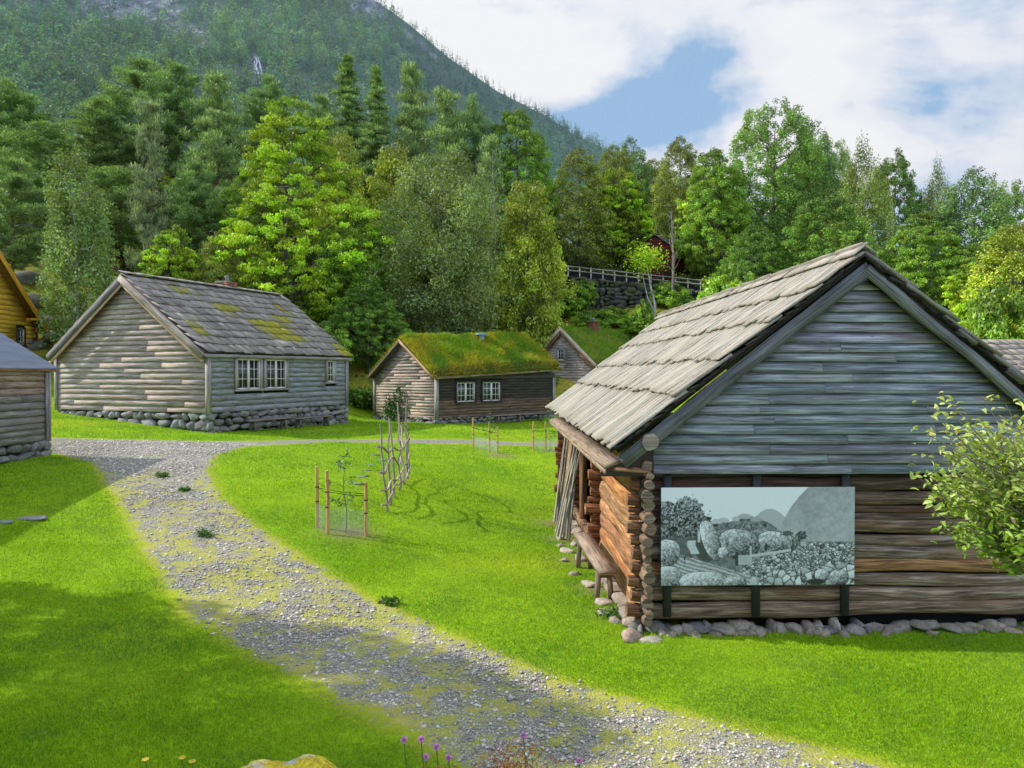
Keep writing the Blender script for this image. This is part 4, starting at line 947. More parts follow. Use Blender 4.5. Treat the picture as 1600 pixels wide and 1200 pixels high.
# front log wall
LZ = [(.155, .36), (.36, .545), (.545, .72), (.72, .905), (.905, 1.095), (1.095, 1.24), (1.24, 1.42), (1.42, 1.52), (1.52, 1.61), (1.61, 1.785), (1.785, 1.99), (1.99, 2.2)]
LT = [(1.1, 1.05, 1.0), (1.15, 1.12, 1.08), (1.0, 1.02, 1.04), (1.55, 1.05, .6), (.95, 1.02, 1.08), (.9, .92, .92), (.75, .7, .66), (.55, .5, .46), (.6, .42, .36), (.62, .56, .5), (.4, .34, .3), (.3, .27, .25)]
def wob_log(mb, p0, p1, r, tint, sides=14, flat=.8, n=None, ct=None, amp=.018, seed=None, ax=.6):
    p0 = A(*p0); p1 = A(*p1); L = np.linalg.norm(p1 - p0); n = n or max(4, int(L / .35)); ts = np.linspace(0, 1, n)
    pts = p0 + (p1 - p0) * ts[:, None]; ph = R.uniform(0, 6, 3)
    pts[:, 2] += amp * np.sin(ts * L * 1.1 + ph[0]) + amp * .6 * np.sin(ts * L * 2.7 + ph[1])
    rad = r * (1 + .05 * np.sin(ts * L * 1.7 + ph[2]) + R.uniform(-.05, .05, n))
    mb.tube(pts, rad, sides, tint, wob=.085, captint=ct, ax=ax)
mb = MB(); eb = MB()
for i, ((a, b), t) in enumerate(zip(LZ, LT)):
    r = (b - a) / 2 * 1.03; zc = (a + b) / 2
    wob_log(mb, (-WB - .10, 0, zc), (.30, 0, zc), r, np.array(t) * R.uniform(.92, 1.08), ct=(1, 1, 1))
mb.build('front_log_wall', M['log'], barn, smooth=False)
mb = MB()
for i, (a, b) in enumerate(LZ):
    r = (b - a) / 2; zc = (a + b) / 2; e = R.uniform(.08, .16)
    mb.tube([(-WB - .06, 0, zc), (-WB - .06 - e, 0, zc + .01)], [r * .92, r * .86], 12, (.9, .62, .42), wob=.06, captint=(1.1, .85, .65))
mb.build('log_end', M['log'], barn)
# left side wall: hewn logs from the front corner to the doorway post, thresholds, far block
def gl(y): return float(tz(OB[0] - .0283 * y, OB[1] + y))
def side_run(mb, y0, y1, x, tints, r=.13, zb0=None, ends=None, step=None, flat=True):
    z = min(gl(y0), gl(y1)) + .10 if zb0 is None else zb0
    k = 0
    while z < 2.18:
        rr = r * R.uniform(.8, 1.15)
        t = np.array(tints[k % len(tints)]) * R.uniform(.85, 1.15)
        wob_log(mb, (x, y0, z + rr), (x, y1, z + rr), rr, t, ct=(.8, .75, .7), amp=.03, sides=12, ax=.38)
        z += rr * 1.86; k += 1
mb = MB(); side_run(mb, .12, 3.75, X0 + .02, [(1, .95, .85), (1.1, .85, .55), (.95, .8, .7), (1.15, 1.0, .85)], r=.15); mb.build('side_log_wall', M['side_log'], barn)
# corner stack of log ends facing the front
mb = MB(); z = .10; k = 0
while z < 2.22:
    r = R.uniform(.045, .088) if k != 6 else .045; e = R.uniform(.20, .36)
    xx = X0 + .02 + R.uniform(-.03, .03)
    mb.tube([(xx, .15, z + r), (xx, -e * .5, z + r + .006), (xx, -e, z + r)], [r * 1.05, r * 1.03, r * .95], 9, (.75, .6, .46), wob=.2, captint=np.array((1.15, 1.0, .88)) * R.uniform(.5, 1.05))
    z += r * 1.93; k += 1
mb.tube([(X0 + .01, .3, 2.5), (X0 + .01, -.1, 2.5), (X0 + .01, -.40, 2.49)], [.115, .115, .108], 16, (.8, .75, .7), wob=.08, captint=(1.15, 1.12, 1.1))
mb.build('corner_log_ends', M['end_grain'], barn)
# wall plate and far parts
mb = MB()
wob_log(mb, (X0 + .01, .3, 2.5), (X0 + .01, LB + .3, 2.5), .11, (.6, .5, .42)); wob_log(mb, (0, -.3, 2.5), (0, LB + .3, 2.5), .11, (.6, .5, .42))
wob_log(mb, (X0 + .05, 0, 2.27), (X0 + .05, LB, 2.27), .12, (.7, .5, .35)); wob_log(mb, (-WB - .15, 0, 2.3), (.2, 0, 2.3), .11, (.4, .35, .3))
mb.build('wall_plate', M['log'], barn)
mb = MB(); side_run(mb, 0, LB, 0, [(.9, .9, .9), (.7, .7, .7)], r=.13, zb0=-.1); 
z = -.3
while z < 2.2: wob_log(mb, (-WB - .2, LB, z + .12), (.2, LB, z + .12), .12, (.7, .6, .5)); z += .23
z = gl(8.6) + .05
while z < 2.15: wob_log(mb, (X0 + .02, 8.6, z + .11), (X0 + .02, LB + .25, z + .11), .11, (1., .8, .6)); z += .21
mb.build('rear_log_wall', M['log'], barn)
for yy, lab in ((3.85, 1), (8.55, 1), (LB, 2)):
    mb = MB(); z = gl(yy) + .05
    while z < 2.15:
        r = R.uniform(.06, .11); e = R.uniform(.12, .30)
        mb.tube([(X0 + .25, yy, z + r), (X0 - e, yy + R.uniform(-.03, .03), z + r)], [r, r * .92], 10, (1.2, .72, .42), wob=.1, captint=(1.3, .85, .55)); z += r * 1.95
    mb.build('cross_log_ends', M['log'], barn)
# recessed gallery wall behind the poles
mb = MB(); 
y = 3.9
while y < 8.5:
    w_ = R.uniform(.14, .22); mb.beam((X0 + .95, y + w_ / 2, gl(y) - .1), (X0 + .95, y + w_ / 2, 2.35), (0, w_ - .01, 0), (.03, 0, 0), tint=hsv_jit(1, .25)[0] * .8); y += w_
mb.build('gallery_wall', M['log'], barn)
for yy in (4.35, 6.6): 
    mb = MB(); mb.beam((X0 + .02, yy, gl(yy) - .1), (X0 + .02, yy, 2.2), (0, .17, 0), (.14, 0, 0), nseg=4, wob=.006, tint=(1.0, .72, .5)); mb.build('gallery_post', M['log'], barn)
mb = MB(); mb.beam((X0 + .0, 3.9, gl(5) + .28), (X0 + .0, 8.5, gl(7) + .30), (.16, 0, 0), (0, 0, .16), nseg=5, wob=.01, tint=(1, .8, .6)); mb.build('sill_beam', M['log'], barn)
mb = MB(); mb.box((X0 + 3.2, LB / 2, 1.0), (2.15, LB / 2 - .15, 1.3)); mb.build('inner_wall', M['dark'], barn)
# roof of planks
fr = [0, .20, .36, .56, .74, 1.0]
mb = MB()
course_roof(mb, -1, WB, LB, zrB, zeB, xoB, .42, .35, fr, .185, .036, var=.17, wvar=.35, rag=.06, nseg=4, wob=.012, overlap=.14)
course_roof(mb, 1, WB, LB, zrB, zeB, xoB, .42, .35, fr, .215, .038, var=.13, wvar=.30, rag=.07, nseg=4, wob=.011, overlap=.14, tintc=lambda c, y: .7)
y = -.42
while y < LB + .2:
    w_ = R.uniform(.5, 1.1); mb.beam((-WB / 2 - .05, y, zrB + .06), (-WB / 2 - .04, y + w_, zrB + .055), (.18, 0, .14), (.014, 0, -.022), nseg=2, wob=.01, tint=hsv_jit(1, .15)[0]); 
    mb.beam((-WB / 2 + .05, y, zrB + .06), (-WB / 2 + .05, y + w_, zrB + .06), (.18, 0, -.14), (.014, 0, .022), nseg=2, wob=.01, tint=hsv_jit(1, .15)[0] * .8); y += w_
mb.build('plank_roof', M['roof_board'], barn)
mb = MB(); roof_deck(mb, WB, LB, zrB, zeB, xoB, .36, .3, .06); 
# ragged birch bark under the planks at the verge
for sd in (-1, 1):
    xe = xoB if sd > 0 else -WB - xoB
    for q in np.linspace(.02, .98, 26):
        x = -WB / 2 + (xe + WB / 2) * q; z = zrB + (zeB - zrB) * q
        mb.beam((x, -.41, z - .02), (x + R.uniform(-.05, .05), -.32, z - .02), (R.uniform(.1, .22), 0, -sd * .1), (0, 0, .03), wob=.02, tint=(.5, .45, .42))
mb.build('roof_underlay', M['dark_wood'], barn)
# rafters and barge poles
mb = MB(); a = A(-WB / 2 + .06, -.30, zrB - .18); b = A(xoB - .08, -.30, zeB - .16); n_ = 14; ts = np.linspace(0, 1, n_)[:, None]; pts = a + (b - a) * ts; pts[:, 2] += .012 * np.sin(ts[:, 0] * 17); pts[:, 1] += .01 * np.sin(ts[:, 0] * 11)
mb.tube(pts, .072 + .006 * np.sin(np.arange(n_)), 12, (.62, .68, .78), wob=.06); mb.build('rafter_pole', M['grey_wood'], barn)
mb = MB(); a = A(-WB / 2 + .05, -.31, zrB - .10); b = A(-WB - xoB + .06, -.31, zeB - .10); dd = (b - a) / np.linalg.norm(b - a); wv = np.cross(dd, A(0, 1, 0)); wv *= np.sign(wv[2])
mb.beam(a - wv * .09, b - wv * .09, wv * .17, A(0, .05, 0), nseg=10, wob=.008, tint=(.38, .42, .48)); mb.build('barge_board', M['grey_wood'], barn)
for q in (.42, .62, .83): # purlin ends poking out of the right slope
    mb = MB()
    x = -WB / 2 + (xoB + WB / 2) * q; z = zrB + (zeB - zrB) * q
    mb.beam((x, -.44, z - .02), (x, .1, z - .02), (.22, 0, -.17), (.03, 0, .05), wob=.015, tint=(.5, .5, .5))
    mb.build('purlin_end', M['grey_wood'], barn)
# weathered gutter plank under the left eave
mb = MB(); mb.beam((X0 - .43, -.22, 2.19), (X0 - .40, 9.2, 2.21), (.24, 0, .085), (-.01, 0, .035), nseg=12, wob=.008, tint=(.95, .85, .76)); mb.beam((X0 - .53, -.22, 2.10), (X0 - .50, 9.2, 2.12), (0, 0, .06), (.03, 0, 0), nseg=12, wob=.004, tint=(1.15, 1.02, .9)); mb.build('eave_plank', M['roof_board'] if 0 else M['bench_wood'], barn)
mb = MB(); mb.beam((X0 - .42, -.18, 2.13), (X0 + .05, -.22, 2.10), (0, 0, .05), (0, .07, 0), tint=(1, .7, .5)); mb.build('eave_bracket', M['log'], barn)
for yy in (2, 4.5, 7):
    mb = MB(); mb.beam((X0 - .45, yy, 2.14), (X0 + .1, yy, 2.3), (0, .06, 0), (0, 0, .06), tint=(1, .7, .5)); mb.build('eave_bracket', M['log'], barn)
# dark interior top (roof void)
# ------------------------------------------------ foundation stones
mb = MB(); s = -.2
while s < 6.6:
    w_ = R.uniform(.07, .30); x = X0 + s + w_ / 2; g0 = float(tz(*(np.array((OB[0], OB[1])) + s * A(1, .0283)[:2])))
    h_ = R.uniform(.05, .10); tn = R.choice([0, 1, 2]); tn = [(.95, .88, .8), (.68, .7, .74), (1.1, 1.05, 1.0)][tn]
    mb.stone((x, -.05 + R.uniform(-.10, .06), g0 + .01 + R.uniform(-.03, .06)), (w_ * .55, .17, h_ * R.uniform(.7, 1.2)), rotz(R.uniform(-.3, .3)), tint=np.array(tn) * R.uniform(.65, 1.05), e=.7, rough=.16)
    if R.uniform() < .5: mb.stone((x + R.uniform(-.1, .1), -.20 + R.uniform(-.1, .02), g0 + .0), (R.uniform(.05, .12), .08, .06), rotz(R.uniform(0, 3)), tint=np.array((1.1, .95, .82)) * R.uniform(.6, 1.1), e=.75, rough=.16)
    s += w_ * .72
y = 0
while y < LB:
    w_ = R.uniform(.18, .5); mb.stone((X0 - .02 + R.uniform(-.08, .04), y + w_ / 2, gl(y) + .06), (.17, w_ * .55, .10), rotz(R.uniform(-.3, .3)), tint=np.array((1.1, 1.0, .9)) * R.uniform(.7, 1.1), e=.7, rough=.15); y += w_ * .9
mb.stone((X0 - .22, -.36, .02), (.16, .12, .09), rotz(.4), tint=(1.2, .95, .8), e=.75, rough=.15); mb.stone((X0 + .02, -.42, .0), (.14, .11, .05), tint=(1.2, 1.15, 1.05), e=.75, rough=.15)
mb.build('foundation', M['warm_stone'], barn)
# ------------------------------------------------ loose rubble along the side wall: individual stones
def world_b(x, y): return (OB[0] + cos(AB) * (x + WB) - sin(AB) * y, OB[1] + sin(AB) * (x + WB) + cos(AB) * y)
rub = [(-.35, 8.9, .22, .1), (-.45, 6.6, .30, .12), (-.55, 6.0, .22, .09), (-.3, 5.4, .26, .1), (-.5, 4.7, .30, .08), (-.35, 4.0, .24, .1), (-.65, 3.9, .18, .06), (-.42, 2.2, .3, .07), (-.58, 2.9, .22, .08), (-.3, 1.2, .26, .06), (-.4, .7, .20, .06), (-.3, .3, .2, .08), (-.6, 5.2, .14, .06), (-.25, 7.6, .22, .09)]
for i, (dx, y, s, h_) in enumerate(rub):
    wx, wy = world_b(X0 + dx, y); o = None
    mb = MB(); mb.stone((0, 0, 0), (s * .42, s * .55, h_ * .7), rotz(R.uniform(0, 3)), tint=np.array((1.15, 1.05, .95)) * R.uniform(.75, 1.15), e=.7, rough=.14); o = mb.build('field_stone', M['warm_stone'])
    o.location = (wx, wy, float(tz(wx, wy)) + h_ * .15)
    tag(o, 'rough pale stone among the rubble along the sunlit side wall of the log barn', 'stone', 'rubble stones beside the log barn')
# ------------------------------------------------ bench
p0 = world_b(X0 - .30, 1.05); p1 = world_b(X0 - .36, 3.7)
bench('bench', p0, (p1[0] - p0[0], p1[1] - p0[1]), 2.65, .27, .47, 'sturdy thick plank bench against the sunlit log wall of the barn', 'benches along house walls', th=.07, tint=(1.0, .92, .84))
# ------------------------------------------------ hay-drying poles leaning under the eave
pos = [(8.3, 8, 'f'), (6.0, 9, 'n')]
k = 0
for yc, cnt, w_ in pos:
    for i in range(cnt):
        y0 = yc + R.uniform(-.35, .35); x0 = X0 - R.uniform(.38, .62); y1 = yc + R.uniform(-.55, .55) - .25; x1 = X0 - R.uniform(.10, .22)
        a = A(*world_b(x0, y0), 0); a[2] = float(tz(a[0], a[1])) + .05; b = A(*world_b(x1, y1), 2.16 + R.uniform(-.12, .02))
        mb = MB(); L = b - a; m = L * .5 + R.normal(size=3) * .02
        mb.tube([(0, 0, 0), tuple(m), tuple(L)], [.024, .021, .015], 7, hsv_jit(1, .2, .03)[0] * 1.1, wob=.08); o = mb.build('drying_pole', M['pole']); o.location = a
        tag(o, 'thin grey pole in the %s bundle leaning under the barn eave' % ('far, spread out' if w_ == 'f' else 'near, denser'), 'pole', 'poles leaning under the barn eave'); k += 1
# a ladder among them
root = empty('ladder', (*world_b(X0 - .42, 7.3), 0), 0, 'short wooden ladder standing among the leaning poles', 'ladder'); root.location[2] = float(tz(root.location[0], root.location[1]))
for sg in (-.2, .2): mb = MB(); mb.beam((0, sg, 0), (.28, sg * .9, 2.1), (.06, 0, 0), (0, .035, 0), tint=(1.1, .9, .65)); mb.build('ladder_rail', M['pale_wood'], root)
for q in np.linspace(.12, .92, 7): mb = MB(); mb.beam((.28 * q, -.2, 2.1 * q), (.28 * q, .2, 2.1 * q), (.03, 0, 0), (0, 0, .03), tint=(.95, .85, .7)); mb.build('rung', M['pale_wood'], root)
# ------------------------------------------------ picture panel
pan = empty('picture_panel', (*world_b(-WB + .2, -.2), 0), AB, 'large printed panel with an old black and white photograph of boulders, screwed to black battens', 'panel')
c = lambda px: (px - 800) / FP * 9.79
bz0, bz1 = .20, 2.06
for px in (1046, 1188, 1331):
    mb = MB(); x = c(px) - pan.location[0]; mb.beam((x, .08, bz0), (x, .08, bz1), (.10, 0, 0), (0, .045, 0), tint=(1, 1, 1)); mb.build('batten', M['black_bar'], pan)
xa, xb = c(1034) - pan.location[0], c(1343) - pan.location[0]; za, zb = HC - (918 - HY) / FP * 9.79, HC - (762.5 - HY) / FP * 9.79
mb = MB(); mb.box(((xa + xb) / 2, .035, (za + zb) / 2), ((xb - xa) / 2, .015, (zb - za) / 2), tint=(.5, .5, .5)); mb.build('backing_plate', M['black_bar'], pan)
PW, PH = 640, 320
def panel_img():
    r = np.random.default_rng(4); x, y = np.meshgrid(np.linspace(0, 1, PW), np.linspace(0, 1, PH)) # y down
    X = x * 2.0
    def fn(f, s, o=4):
        v = 0; amp = 1; tot = 0; rr = np.random.default_rng(s)
        for k in range(o):
            n = int(f * 2 ** k) + 2; g = rr.uniform(0, 1, (n + 2, n * 2 + 2)); gx_ = X / 2 * (n * 2); gy_ = y * n; i = gx_.astype(int); j = gy_.astype(int); a = gx_ - i; b = gy_ - j; a = a * a * (3 - 2 * a); b = b * b * (3 - 2 * b)
            v = v + amp * ((g[j, i] * (1 - a) + g[j, i + 1] * a) * (1 - b) + (g[j + 1, i] * (1 - a) + g[j + 1, i + 1] * a) * b); tot += amp; amp *= .6
        return v / tot
    def vor(n, s, asp=1.):
        rr = np.random.default_rng(s); P = rr.uniform(0, 1, (n, 2)) * (2, 1); vals = rr.uniform(0, 1, n)
        d1 = np.full(X.shape, 9.); d2 = np.full(X.shape, 9.); iv = np.zeros(X.shape); cx = np.zeros(X.shape); cy = np.zeros(X.shape)
        for (a, b), v in zip(P, vals):
            d = np.hypot(X - a, (y - b) * asp); c1 = d < d1; d2 = np.where(c1, d1, np.minimum(d2, d)); d1 = np.where(c1, d, d1); iv = np.where(c1, v, iv); cx = np.where(c1, a, cx); cy = np.where(c1, b, cy)
        return d1, d2, iv, cx, cy
    im = .93 + .03 * (1 - y) + .01 * fn(3, 1)
    n1 = fn(6, 2); n2 = fn(26, 3, 3); n3 = fn(70, 5, 2)
    def over(mask, val):
        nonlocal im; m = np.clip(mask, 0, 1); im = im * (1 - m) + val * m
    sm = lambda v, w=.006: np.clip(v / w + .5, 0, 1)
    # far ridge, big dome mountain
    over(sm(y - (.22 + .25 * ((x - .56) / .13) ** 2 - .0)) * (x < .72), .60 + .05 * n1)
    over(sm(y - (.14 + .03 * x * 0)) * (x < .09) * sm(y - (.13 + 1.2 * np.maximum(x - .03, 0))), .55)
    ed = np.interp(y[:, :], [0, .1, .2, .3, .4, .5, .6, 1], [.76, .71, .67, .64, .62, .615, .62, .62])
    over(sm(x - ed, .004), .56 + .18 * (n1 - .5) + .16 * (n2 - .5) + .14 * (y - .3) + .08 * (n3 - .5))
    # rocky hill in the middle
    top = np.interp(x, [0, .18, .27, .35, .42, .47, .52, .57, .62, .68, .74, .8, 1], [.3, .3, .37, .355, .30, .30, .33, .38, .45, .50, .55, .56, .56]) + .02 * (n2 - .5)
    over(sm(y - top), .20 + .24 * n1 + .45 * (n2 - .5) + .35 * (n3 - .5))
    over(sm(y - (top + .07 + .03 * n1)) * (x > .3), .38 + .5 * (n2 - .5) + .5 * (n3 - .5))
    for (bx, by, bw, bh, v) in ((.28, .345, .02, .025, .7), (.32, .34, .03, .03, .68), (.385, .325, .02, .03, .66), (.43, .30, .035, .03, .6), (.49, .33, .03, .03, .55)): over(sm(1 - np.hypot((x - bx) / bw, (y - by) / bh), .2) * (y < by + .02), v)
    # rubble field right / bottom
    d1, d2, iv, cx, cy = vor(2600, 8, 1.35)
    rub_ = .30 + .62 * iv ** .7; rub_ = rub_ * np.clip((d2 - d1) / .009, .2, 1) * (1 - 14 * (y - cy)) + .22 * (n3 - .5) 
    over(sm(y - np.interp(x, [0, .3, .4, .5, .6, .7, .78, 1], [1.2, .86, .80, .74, .66, .62, .57, .56]), .02), np.clip(rub_ * .95, .03, .9))
    d1, d2, iv, cx, cy = vor(420, 18, 1.2); r2 = (.30 + .65 * iv) * np.clip((d2 - d1) / .014, .15, 1) * (1 - (y - cy) * 4) + .25 * (n3 - .5)
    over(sm(y - np.interp(x, [0, .45, .52, .7, .8, 1], [1.3, .95, .86, .84, .80, .78]), .03) * (iv > .35), np.clip(r2, .03, .9))
    # dark ground left of centre and stream
    over(sm(.1 - np.abs(y - .74), .02) * (x > .2) * (x < .42), .20 + .35 * (n2 - .5) + .1)
    # slab slope left
    q = y - (.62 + .62 * x); over(sm(q) * (x < .46) * (y > .6), .55 + .30 * np.sin((y - .62 * x) * 150 + 6 * n1) * .6 + .3 * (n3 - .5))
    # tree at left
    tr_ = sm(1 - np.hypot((x - .10) / .17, (y - .42) / .30) - .55 * (n2 - .4), .08); tr2 = sm(1 - np.hypot((x - .13) / .10, (y - .26) / .20) - 1.1 * (n2 - .35), .1)
    over(np.maximum(tr_, tr2 * .9), np.clip(.26 + 1.1 * (n3 - .5) + .5 * (n2 - .5) + .3 * (.4 - y), .03, .75)); over(sm(1 - np.hypot((x - .08) / .16, (y - .60) / .10), .3), .12 + .2 * n2)
    # split boulder and pale stones
    def boulder(bx, by, bw, bh, v, rot=0.):
        c_, s_ = cos(rot), sin(rot); dx = (x - bx) * 2; dy = y - by; u = (dx * c_ + dy * s_) / (bw * 2); w2 = (-dx * s_ + dy * c_) / bh; rr = np.abs(u) ** 2.4 + np.abs(w2) ** 2.4
        over(sm(1.08 - rr, .1), .1); over(sm(1 - rr - .12 * (n2 - .5), .08), np.clip(v - .30 * w2 - .20 * u + .75 * (n3 - .5) + .35 * (n2 - .5), .05, .95))
    over(sm(1 - np.hypot((x - .24) / .07, (y - .6) / .16), .2), .14)
    boulder(.40, .58, .105, .15, .40, .15); boulder(.255, .54, .042, .21, .60, -.35); boulder(.32, .665, .026, .055, .72)
    boulder(.60, .56, .10, .10, .48, .2)
    boulder(.035, .66, .062, .13, .56, .2); boulder(.03, .92, .075, .12, .58); boulder(.22, .96, .125, .10, .62); boulder(.38, .97, .06, .06, .5); boulder(.92, .93, .05, .08, .5); boulder(.83, .9, .035, .06, .66)
    # waterfall, plank bridge, man
    over(sm(.022 - np.abs(x - .165 - .01 * np.sin(y * 30)), .008) * (y > .54) * (y < .68), .85 - .2 * n3); over(sm(.006 - np.abs(x - .195), .004) * (y > .45) * (y < .56), .8)
    over((x > .395) * (x < .465) * (y > .69) * (y < .79) * 1., .62 + .12 * np.sin(y * 260)); over(sm(.014 - np.abs(y - (.70 - .28 * (x - .47))), .008) * (x > .46) * (x < .67), .72)
    over(sm(.005 - np.abs(x - .462), .002) * (y > .60) * (y < .78), .68); over(sm(.008 - np.abs(x - .39), .003) * (y > .66) * (y < .80), .1); over(sm(1 - np.hypot((x - .541) / .008, (y - .62) / .035), .3), .06); over(sm(1 - np.hypot((x - .541) / .005, (y - .583) / .012), .3), .08)
    over(sm(.004 - np.abs(x - .68), .002) * (y > .53) * (y < .62), .15); over((x > .72) * (x < .75) * (y > .555) * (y < .60) * 1., .62 + .15 * np.sin(y * 300))
    over(sm(1 - np.hypot((x - .725) / .03, (y - .50) / .05) - 1. * (n3 - .4), .1), .15 + .5 * (n3 - .4)); over(sm(1 - np.hypot((x - .65) / .03, (y - .475) / .03) - 1. * (n3 - .4), .1), .2)
    over((x > .755) * (x < .77) * (y > .93) * (y < .985) * 1., .8); over(sm(1 - np.hypot((x - .80) / .05, (y - .97) / .03), .3), .06)
    im = np.clip(im, .02, .95)
    lo, hi = np.array((.022, .028, .032)), np.array((.90, .93, 1.0))
    return lo + (hi - lo) * (im[..., None] ** 1.4)
im = panel_img(); xs = np.linspace(xa + .003, xb - .003, PW); zs = np.linspace(zb - .003, za + .003, PH); XXp, ZZp = np.meshgrid(xs, zs)
g = N('printed panel'); g.set(g.p.inputs['Base Color'], g.attr('tint').outputs['Color']); g.p.inputs['Roughness'].default_value = .2; g.p.inputs['Specular IOR Level'].default_value = .4
V = np.stack([XXp.ravel(), np.full(XXp.size, .015), ZZp.ravel()], 1); F = grid_faces(PW, PH)
mesh_obj('printed_photograph', V, [F], g.m, pan, T=im.reshape(-1, 3))
# ================================================================== trees: prototypes are built once, every tree is its own thing
def crown_obj(name, cen, size, tint, mat, elong=1.0, updir=.3, nrm=None):
    V = leaf_quads(cen, size, nrm, elong, R, updir)
    return mesh_obj(name, V, [quads_idx(len(cen))], mat, T=np.repeat(tint, 4, 0))
PROT = {}
def finish(name, tb, trunk_mat, crown, mat_children=()):
    tr = tb.build('trunk', M[trunk_mat], smooth=True)
    PROT[name] = (tr, crown)
    for o in (tr, crown): C.objects.unlink(o)
def broad(name, seed, base, h=12., r=4., z0=.12, ncl=300, per=85, leaf=.13, crad=.62, env=None, trunk_mat='bark', tr=.2, droop=0., hue=.12, lump=.35, flat=.6, lean=0., spread=.5, elong=1., lightvar=.28, limbs=22):
    global R; old = R; R = np.random.default_rng(seed)
    tb = MB(); hh = h * .9; ts = np.linspace(0, 1, 9)
    wx = np.cumsum(R.normal(size=9) * .10); wy = np.cumsum(R.normal(size=9) * .10); wx -= wx[0]; wy -= wy[0]
    P = np.stack([wx + lean * ts ** 1.5, wy, ts * hh], 1); tb.tube(P, tr * (1 - ts * .86), 8, wob=.06)
    def axis(z): return np.array([np.interp(z, P[:, 2], P[:, 0]), np.interp(z, P[:, 2], P[:, 1]), z])
    if env is None: env = lambda t: np.sin(pi * np.clip(t, 0, 1) ** .8) ** .65
    la = R.uniform(0, 2 * pi, 7); lt = R.uniform(0, 1, 7); lv = R.uniform(-1, 1, 7)
    def lumpf(a, t): return 1 + lump * sum(v * np.exp(-((np.angle(np.exp(1j * (a - q)))) / .7) ** 2 - ((t - u) / .16) ** 2) for q, u, v in zip(la, lt, lv))
    ends = []
    for k in range(limbs):
        t = (k + .5) / limbs * .88; a = k * 2.4 + R.uniform(-.4, .4); zc = h * (z0 + (1 - z0) * t)
        rr = r * float(env(np.array(t))) * float(lumpf(a, t)) * .92; zs = max(h * z0 * .6, zc - rr * spread); s = axis(min(zs, hh))
        e = axis(min(zc, hh)) * A(1, 1, 0) + A(cos(a) * rr, sin(a) * rr, zc + .06 * h * (1 - t))
        m = (s + e) / 2 + A(0, 0, -.05 * rr) + R.normal(size=3) * .12; tb.tube([s, m, e], [tr * .42 * (1 - t * .5), tr * .26 * (1 - t * .5), .02], 5, cap=False)
        for _ in range(3):
            q = R.uniform(.35, .9); b = s * (1 - q) + e * q; e2 = b + R.normal(size=3) * A(.9, .9, .5) * (rr * .33); tb.tube([b, (b + e2) / 2 + R.normal(size=3) * .05, e2], [.045, .03, .012], 4, cap=False); ends.append(e2)
        ends.append(e)
    t = R.uniform(0, 1, ncl * 3); w = env(t); t = t[R.uniform(size=len(t)) < w / w.max()][:ncl]; a = R.uniform(0, 2 * pi, len(t))
    rr = r * env(t) * lumpf(a, t) * (.45 + .55 * R.uniform(0, 1, len(t)) ** .5)
    zc = h * (z0 + (1 - z0) * t); ax = np.stack([np.interp(zc, P[:, 2], P[:, 0]), np.interp(zc, P[:, 2], P[:, 1])], 1)
    cc = np.stack([ax[:, 0] + rr * np.cos(a), ax[:, 1] + rr * np.sin(a), zc], 1); cc = np.concatenate([cc, np.array(ends)])
    n = len(cc); cr = crad * R.uniform(.55, 1.35, n)
    rep = np.maximum((per * (cr / crad) ** 1.6).astype(int), 8)
    idx = np.repeat(np.arange(n), rep); d = R.normal(size=(len(idx), 3)); d /= np.linalg.norm(d, axis=1)[:, None]; d *= (R.uniform(0, 1, len(idx)) ** .42)[:, None]
    if droop: d[:, 2] = d[:, 2] * 1.2 - droop * R.uniform(0, 1, len(idx)) * 1.5
    cen = cc[idx] + d * cr[idx][:, None] * A(1, 1, flat)
    cl = 1 + R.uniform(-lightvar, lightvar, n); hu = R.uniform(-hue, hue, n)
    # shade painted into the tint: leaves darken towards the crown's inside
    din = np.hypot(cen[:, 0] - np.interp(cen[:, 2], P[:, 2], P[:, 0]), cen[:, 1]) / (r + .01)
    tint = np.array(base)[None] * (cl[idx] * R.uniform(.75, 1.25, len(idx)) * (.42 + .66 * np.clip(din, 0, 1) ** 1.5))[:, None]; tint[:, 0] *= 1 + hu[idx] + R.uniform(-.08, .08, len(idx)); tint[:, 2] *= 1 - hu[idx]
    nrm = R.normal(size=(len(cen), 3)) * .7 + d * .8 + A(0, 0, .5)
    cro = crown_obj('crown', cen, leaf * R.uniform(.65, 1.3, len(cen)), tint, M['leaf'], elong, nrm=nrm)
    finish(name, tb, trunk_mat, cro); R = old
